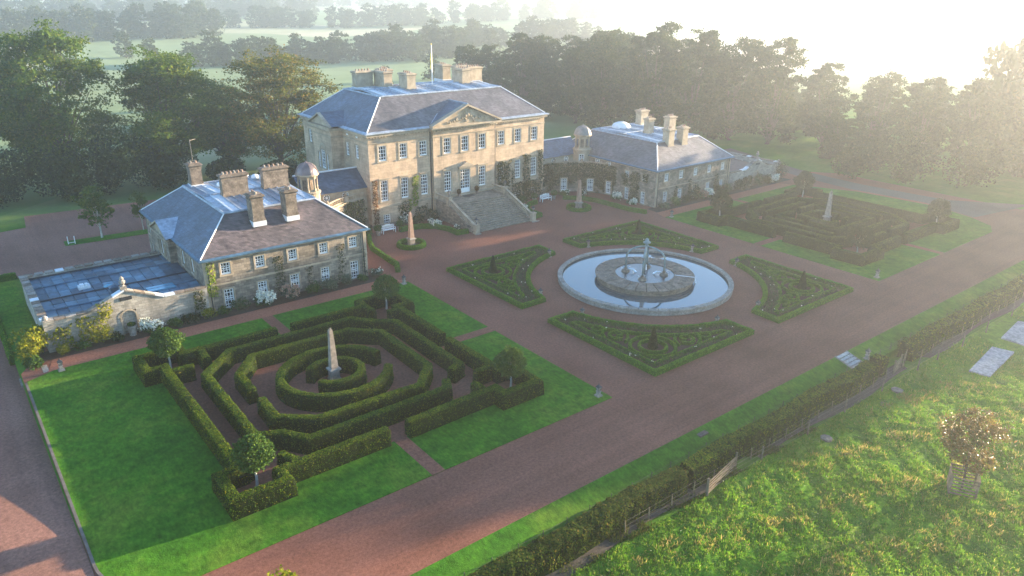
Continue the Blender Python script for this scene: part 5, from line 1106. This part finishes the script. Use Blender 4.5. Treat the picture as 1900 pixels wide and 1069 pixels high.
for x, lab, s_ in ((-31.5, 'rounded yellowish bush bulging from the boundary hedge nearest the camera', 1.0), (-20.5, 'rounded bush bulging from the middle boundary hedge', .95), (7.6, 'rounded dark bush beside the wooden field gate', 1.0), (17.5, 'low rounded bush in the far boundary hedge', .8)):
    shrub('bush', (x, -25.15, -1.2), 1.0*s_, 1.7*s_, M['verge' if x < -30 else 'hedged'], lab, 1100, .17)
# iron rail fence on the terrace side
rf = thing('rail_fence', (0, -24.55, 0), 'low black iron fence with leaning posts along the terrace lawn', 'fence')
def ip(x):
    return MB().tube([(0, 0, 0), (0, 0, .62)], .022, 5).tube([(0, 0, .38), (-.3, 0, .02)], .012, 4).tube([(0, 0, .38), (.3, 0, .02)], .012, 4).lathe([(0, .6), (.045, .64), (0, .7)], 0, 0, 5)
pm = ip(0).mesh('post', M['iron'])
for i in range(66):
    x = -46+1.85*i
    if -.6 < x < 3.0: continue
    inst('post', pm, rf, (x, -24.2, -.42))
for z in (.3, .5): MB().tube([(-46, -24.2, -.42+z), (-.6, -24.2, -.42+z)], .01, 4).tube([(3.0, -24.2, -.42+z), (75, -24.2, -.42+z)], .01, 4).build('rail', M['iron'], rf)
# timber fence at the foot of the hedge
wf = thing('timber_fence', (0, -26.1, -1.2), 'timber post and wire fence at the foot of the boundary hedge', 'fence'); g = random.Random(8)
for i in range(46):
    x = -30+2.1*i
    if 3.0 < x < 6.8: continue
    MB().tube([(x, -26.12, -1.3), (x+g.uniform(-.06, .06), -26.12+g.uniform(-.05, .05), -.28)], [.045, .04], 6).build('post', M['timber'], wf)
for z in (-.95, -.65, -.3): MB().tube([(-30, -26.12, z), (3.0, -26.12, z)], .004, 3).tube([(6.8, -26.12, z), (64, -26.12, z)], .004, 3).build('wire', M['coping'], wf)
ff = thing('field_fence', (0, -27.1, -1.2), 'sparse wooden posts with wire along the field edge', 'fence')
for x, y in ((-23.05, -26.7), (-17, -26.7), (-11.3, -26.75), (-6.2, -26.8), (-.6, -26.9), (5.2, -27.05), (8.6, -27.2), (13.6, -27.25), (18.7, -27.3), (25.2, -27.2), (31, -27.2), (38, -27.2)):
    MB().tube([(x, y, -1.35), (x+g.uniform(-.05, .05), y, .0)], [.07, .06], 6).build('post', M['timber'], ff)
for z in (-.9, -.5, -.15): MB().tube([(-23.05, -26.7, z), (-11.3, -26.75, z), (5.2, -27.05, z), (18.7, -27.3, z), (38, -27.2, z)], .004, 3).build('wire', M['coping'], ff)
def gate(p0, p1, label, h=1.15, mat='timber'):
    e = thing('field_gate', (p0[0], p0[1], -1.25), label, 'gate'); a, b_ = Vector((*p0, 0)), Vector((*p1, 0))
    for k in range(5): z = -1.1+k*h/5; MB().tube([a+Vector((0, 0, z)), b_+Vector((0, 0, z))], .04, 4).build('bar', M[mat], e)
    MB().tube([a+Vector((0, 0, -1.1)), b_+Vector((0, 0, -1.1+h*.8))], .035, 4).build('brace', M[mat], e)
    for q in (a, b_): MB().tube([q+Vector((0, 0, -1.35)), q+Vector((0, 0, .1))], .085, 6).build('gate_post', M[mat], e)
gate((3.1, -26.0), (4.75, -25.75), 'left half of the open wooden field gate below the garden steps'); gate((5.0, -25.9), (6.7, -25.3), 'right half of the open wooden field gate beside the dark bush')
gate((-23.1, -26.8), (-19.2, -26.1), 'grey metal field gate leaning across the ditch track', 1.1, 'timber')
for poly, lab in (([(8.75, -29.8), (9.15, -31.35), (15.95, -30.75), (15.5, -29.05)], 'large pale concrete slab lying in the field'), ([(18.35, -30.75), (20.2, -30.5), (24.5, -29.2), (23.9, -28.2), (18.4, -28.75)], 'smaller pale concrete slab at the right edge of the field')):
    tag(MB().prism([(x, y) for x, y in poly], -1.3, -1.06).build('concrete_slab', M['slab']), lab, 'slab', 'concrete slabs in the field')
for x, y, r_, lab in ((-2.4, -28.4, .75, 'round stone cover by the field edge nearest the gate'), (-10.7, -27.9, .45, 'small flat stone in the grass near the field posts'), (.6, -27.6, .5, 'flat stone beside the field fence under the gate')):
    tag(MB().lathe([(r_, -1.3), (r_*.97, -1.14), (0, -1.1)], x, y, 7).build('flat_stone', M['darktrim']), lab, 'stone')
tag(MB().box(-19.4, -23.2, -.3, -18.5, -22.8, -.06).build('drain_cover', M['road']), 'small grey drain cover in the terrace lawn strip', 'drain cover')
# young maple in its timber cage
tx, ty, tz = -9.3, -36.7, -1.25
cm = tree_meshes('maple', 5.7, 2.3, 2.3, 24, 12000, .115, M['copperleaf'], M['bark'], .075, 21)
plant_tree('maple_tree', cm, (tx, ty, tz), 'young bronze-leaved maple standing in a timber cage in the field')
cg = thing('tree_guard', (tx, ty, tz), 'slatted timber cage around the young maple trunk', 'tree guard', None, R(25))
def cp(b, nm): o = bpy.data.objects.new(nm, b.mesh(nm, M['timber'])); COL.link(o); o.parent = cg
hs = .75
for sx in (-1, 1):
    for sy in (-1, 1): cp(MB().box(sx*hs-.05, sy*hs-.05, -.1, sx*hs+.05, sy*hs+.05, 1.45), 'post')
for k in range(6):
    z = .12+k*.24
    for s in (-1, 1):
        cp(MB().box(-hs-.06, s*(hs+.06)-.015, z, hs+.06, s*(hs+.06)+.015, z+.1), 'slat'); cp(MB().box(s*(hs+.06)-.015, -hs-.06, z+.003, s*(hs+.06)+.015, hs+.06, z+.103), 'slat')
# pasture: tussocky sheet, then grass blades
FX_ = np.arange(-46, 56, .3); FY_ = np.arange(-62, -26.35, .3)
gx, gy = np.meshgrid(FX_, FY_); q_ = np.stack([gx.ravel(), gy.ravel(), gx.ravel()*0], 1)
tus = .085*wob(q_, 2.4, 91)+.055*wob(q_, 5.5, 92)+.16*np.clip(wob(q_, .55, 93), -1, 1)*np.clip(wob(q_, 3.0, 94), 0, 1)+rng.normal(size=len(q_))*.018
edge = np.clip((-26.4-q_[:, 1])/1.2, 0, 1); slabm = ((q_[:, 0] > 8) & (q_[:, 0] < 25) & (q_[:, 1] > -32))
gz = np.array([ground_z(a_, b_) for a_, b_ in q_[:, :2]]); tus = np.where(slabm, -.02, tus)
fz = gz+.05+tus*edge
nx_ = len(FX_); ii = np.arange(len(FX_)*len(FY_)).reshape(len(FY_), nx_)
struct(inst('pasture', qmesh('pasture', np.stack([q_[:, 0], q_[:, 1], fz], 1), np.stack([ii[:-1, :-1].ravel(), ii[:-1, 1:].ravel(), ii[1:, 1:].ravel(), ii[1:, :-1].ravel()], 1), M['field'], True)))
FZG = fz.reshape(len(FY_), nx_)
def field_z(P):
    i = np.clip(((P[:, 0]+46)/.3).astype(int), 0, nx_-1); j = np.clip(((P[:, 1]+62)/.3).astype(int), 0, len(FY_)-1)
    return FZG[j, i]
# pasture grass
def tufts(name, n, area, hmin, hmax, mat, label, thin=None, seed=0):
    x0, x1, y0, y1 = area; P = np.stack([rng.uniform(x0, x1, n), rng.uniform(y0, y1, n)], 1)
    if thin is not None: P = P[thin(P)]
    n = len(P); z = field_z(P); lump = .5+.5*wob(np.stack([P[:, 0], P[:, 1], z*0], 1), .9, seed)
    h = (hmin+(hmax-hmin)*np.clip(lump, 0, 1))*rng.uniform(.6, 1.2, n); a = rng.uniform(0, 6.28, n); l = rng.uniform(.3, 1.1, n)*h
    c = np.stack([P[:, 0], P[:, 1], z-.02], 1); d = np.stack([np.cos(a), np.sin(a), a*0], 1); t = np.stack([np.cos(a+1.57+rng.normal(size=n)*.6), np.sin(a+1.57+rng.normal(size=n)*.6), a*0], 1)
    wdt = rng.uniform(.018, .045, n)[:, None]; top = c+t*l[:, None]+np.stack([z*0, z*0, h], 1)
    V = np.stack([c-d*wdt, c+d*wdt, top+d*wdt*.35, top-d*wdt*.35], 1).reshape(-1, 3)
    return tag(inst(name, qmesh(name, V, np.arange(4*n).reshape(-1, 4), mat)), label, 'grass', None, 'stuff')
tufts('pasture_grass', 300000, (-40, 14, -52, -26.7), .05, .22, M['grass'], 'rough pasture grass in the near field', lambda P: (P[:, 1] > -27.2-(P[:, 0]+40)*.75) | (P[:, 0] > -22), 3)
tufts('pasture_grass', 70000, (14, 60, -42, -26.9), .06, .2, M['grass'], 'rough pasture grass in the far part of the field', lambda P: ~((P[:, 0] > 17) & (P[:, 0] < 25) & (P[:, 1] > -31)), 4)
tufts('dry_grass', 60000, (-36, 8, -48, -28), .1, .34, M['straw'], 'patches of dry golden grass in the near field', lambda P: wob(np.stack([P[:, 0], P[:, 1]*1.6, P[:, 0]*0], 1), .8, 61) > .38, 8)
tufts('ditch_weeds', 7000, (-36, -10, -26.8, -25.7), .1, .3, M['verge'], 'weeds growing in the gravel ditch', lambda P: wob(np.stack([P[:, 0], P[:, 1], P[:, 0]*0], 1), 1.3, 6) > .1, 6)
# ================================================================== TREES
OAK = [tree_meshes('oak%d' % i, 22, 9.6, 3.0, 42, 56000, .37, M['oak'], M['bark'], .55, 30+i) for i in range(2)]
OAKG = tree_meshes('goldoak', 19.5, 8.8, 3.0, 32, 34000, .34, M['oakg'], M['bark'], .45, 35)
WOOD = [tree_meshes('wood%d' % i, 20, 6.8, .5, 26, 22000, .46, M['wood'], M['bark'], .4, 50+i) for i in range(3)]
FAR = [tree_meshes('far%d' % i, 14, 7, .2, 14, 1900, 1.05, M['wood'], M['bark'], .35, 60+i) for i in range(3)]
BIRCH = tree_meshes('birch', 6.5, 2.9, 2.0, 11, 2600, .3, M['oak'], M['palebark'], .12, 70)
plant_tree('oak_tree', OAK[0], (-41.5, 84, 0), 'tallest dark oak at far left behind the gravel courtyard', 'tree', 'large trees behind the left wing', (1.08, 1.08, 1.05), .4)
plant_tree('oak_tree', OAK[1], (-27.5, 77, 0), 'middle dark oak behind the left wing chimneys', 'tree', 'large trees behind the left wing', (1.02, 1.02, .89), 1.9)
plant_tree('oak_tree', OAKG, (-10.5, 73, 0), 'golden-tinged oak beside the mansion', 'tree', 'large trees behind the left wing', (1.18, 1.18, 1.0), 2.5)
plant_tree('oak_tree', OAK[0], (-54.5, 92, 0), 'dark oak cut by the left picture edge', 'tree', 'large trees behind the left wing', (.85, .85, .9), 3.2)
plant_tree('oak_tree', OAK[1], (-17.5, 80, 0), 'smaller dark oak between the middle oak and golden oak', 'tree', 'large trees behind the left wing', (.72, .72, .62), 4.4)
plant_tree('birch_tree', BIRCH, (-43.1, 50.9, .05), 'pale-stemmed birch on the courtyard grass strip'); plant_tree('birch_tree', BIRCH, (-38.2, 51.2, .05), 'slender young birch by the back corner of the left wing', 'tree', None, (.5, .5, .78), 2)
for i, (x, y, r_, h_, lab) in enumerate(((-51, 75, 5.2, 7.5, 'dark evergreen mass at left below the tallest oak'), (-43.5, 73.5, 5.2, 8.0, 'dark laurel thicket beneath the tallest oak'), (-36, 72, 5.0, 8.5, 'dark laurel thicket between the two big oaks'), (-29, 70.5, 4.8, 7.5, 'dark laurel thicket beneath the middle oak'), (-21.5, 68.5, 3.8, 4.4, 'low dark thicket behind the left wing roof'), (-13.5, 66.5, 3.4, 3.4, 'low dark thicket under the golden oak'), (-7.5, 64, 2.8, 3.2, 'low dark thicket close to the mansion wall'), (-57.5, 74, 3.8, 5.0, 'light green bush at the left picture edge'))):
    shrub('thicket', (x, y, -.05), r_, h_, M['dark' if i != 7 else 'oak'], lab, 4200, .42)
# woods on the right: front rank, then fill behind
wood = [(56.4, 99.1, 13.5), (61.4, 90.5, 14.5), (64.1, 80.5, 17), (65.6, 72.8, 20), (71.1, 63.1, 23), (73.5, 53.9, 22.3), (76.4, 46, 20.8), (79.2, 38.5, 21.0), (84.1, 29.3, 16.8), (88, 21, 15.5), (86, 11.5, 15.5), (88.5, 3, 16.0), (90, -5, 17.5)]
g = random.Random(14)
for i, (x, y, h_) in enumerate(wood):
    s = h_/20; plant_tree('woodland_tree', WOOD[i % 3], (x, y, 0), 'front-rank tree of the hazy right-hand wood, %s from the left' % ('first second third fourth fifth sixth seventh eighth ninth tenth eleventh twelfth thirteenth'.split()[i]), 'tree', 'front rank of the wood right of the mansion', (s*g.uniform(1.0, 1.2), s*g.uniform(1.0, 1.2), s), g.uniform(0, 6))
for i in range(40):
    t = (i//2)/19; x = 66+14*(i%2)+52*t+g.uniform(-4, 4); y = 118-120*t+g.uniform(-5, 5)
    s = (15+5*math.sin(t*7)+g.uniform(-1, 2)-3*t)/20; plant_tree('woodland_tree', WOOD[i % 3], (x, y, 0), 'misty woodland tree deep in the right-hand wood', 'tree', 'misty trees deep in the right-hand wood', (s*1.2, s*1.2, s), g.uniform(0, 6))
plant_tree('spreading_tree', WOOD[1], (76.5, 21.5, 0), 'hazy spreading tree on a short trunk at the lawn edge beyond the right wing', 'tree', None, (.75, .75, .42), 1)
for x, y, r_, h_, lab in ((64.5, 12.5, 4.2, 5.6, 'hazy rounded bush beyond the grey road, left'), (67, 3.5, 5.0, 8.5, 'large glowing golden bush beyond the grey road'), (71.5, -4.5, 4.6, 8.0, 'golden hazy bush at the right picture edge'), (70.5, 11, 4.5, 7, 'hazy bush between the road bushes and the wood')):
    shrub('large_bush', (x, y, 0), r_, h_, M['wood'], lab, 3000, .4)
# the wood goes on beyond the picture's right edge (it shades the garden)
def mass(name, spots, label, src):
    Vs = []; Qs = []; nb = 0
    for x, y, s, sz in spots:
        me = src[g.randrange(len(src))][0]; n = len(me.vertices); v = np.empty(n*3, dtype=np.float32); me.vertices.foreach_get('co', v); v = v.reshape(-1, 3)
        a = g.uniform(0, 6.28); c, s_ = math.cos(a), math.sin(a); v = np.stack([(v[:, 0]*c-v[:, 1]*s_)*s+x, (v[:, 0]*s_+v[:, 1]*c)*s+y, v[:, 2]*sz+ground_z(x, y)], 1)
        Vs.append(v); Qs.append(np.arange(n).reshape(-1, 4)+nb); nb += n
    return tag(inst(name, qmesh(name, np.concatenate(Vs), np.concatenate(Qs), M['wood'])), label, 'woodland', None, 'stuff')
sp = []
for i in range(40):
    y = -1-40*(i/39)+g.uniform(-2, 2); x = 88+g.uniform(0, 26)
    sp.append((x, y, 1.0*g.uniform(.85, 1.1), g.uniform(1.45, 1.72)))
mass('woodland_belt', sp, 'wood continuing beyond the right picture edge', FAR)
# far hedgerows and copses in the haze
sp = []
def row(x0, y0, x1, y1, n, s0, s1, jit=6):
    for i in range(n):
        t = (i+g.random()*.6)/n; s = g.uniform(s0, s1); sp.append((x0+(x1-x0)*t+g.gauss(0, jit), y0+(y1-y0)*t+g.gauss(0, jit), s, s*g.uniform(.85, 1.15)))
row(30, 275, 160, 250, 52, .45, .85, 5); row(110, 275, 270, 290, 50, .5, .95, 6)
tag(mass('far_hedgerow', sp, 'hazy line of trees across the meadow behind the mansion', FAR), None)
sp = []; row(-110, 440, 90, 430, 80, .8, 1.3, 9); row(90, 520, 480, 470, 90, .7, 1.2, 9)
mass('far_hedgerow', sp, 'misty tree line on the farther fields', FAR)
sp = []; row(-250, 620, 260, 680, 140, .9, 1.5, 16); row(100, 900, 900, 760, 130, .9, 1.4, 16); row(-150, 1250, 1400, 1150, 170, 1.2, 1.6, 30)
mass('distant_woodland', sp, 'almost vanished woodland on the distant slopes', FAR)
for i, (x, y, s) in enumerate(((22, 150, .5), (62, 168, .45), (84, 175, .6), (-22, 200, .8), (-48, 230, .9), (118, 240, .7), (20, 320, .8))):
    plant_tree('meadow_tree', FAR[i % 3], (x, y, ground_z(x, y)), 'lone hazy tree standing in the misty meadow behind the mansion', 'tree', 'lone trees in the misty meadow', (s, s, s), i*1.3)
# yellow-green sapling tips at the bottom picture edge
SAP = tree_meshes('sapling', 13.3, 1.1, 8.5, 14, 2600, .13, M['yellow'], M['bark'], .09, 77)
plant_tree('sapling', SAP, (-52.3, -31.0, -1.25), 'yellow-green sapling tips poking up at the bottom picture edge')
# small courtyard things
tag(MB().tube([(-46.9, 50.4, 0), (-46.9, 50.4, 1.0)], .05, 6).tube([(-46.2, 50.2, 0), (-46.2, 50.2, 1.0)], .05, 6).box(-46.95, 50.2, .2, -46.15, 50.26, .26).build('jump_stand', M['white']), 'pair of white posts on the courtyard grass strip', 'posts')
# ================================================================== HAZE
hz = MB().box(-3900, -3900, -2.6, 3900, 3900, 33.5).mesh('haze', bpy.data.materials.new('morning_haze'))
mh = hz.materials[0]; mh.use_nodes = True; n = mh.node_tree; n.nodes.clear()
o = n.nodes.new('ShaderNodeOutputMaterial'); v = n.nodes.new('ShaderNodeVolumePrincipled')
v.inputs['Color'].default_value = (.88, .94, 1.0, 1); v.inputs['Density'].default_value = .00072; v.inputs['Anisotropy'].default_value = .72
n.links.new(v.outputs[0], o.inputs['Volume'])
tag(inst('haze', hz), 'pale morning haze over garden and fields', 'haze', None, 'stuff')
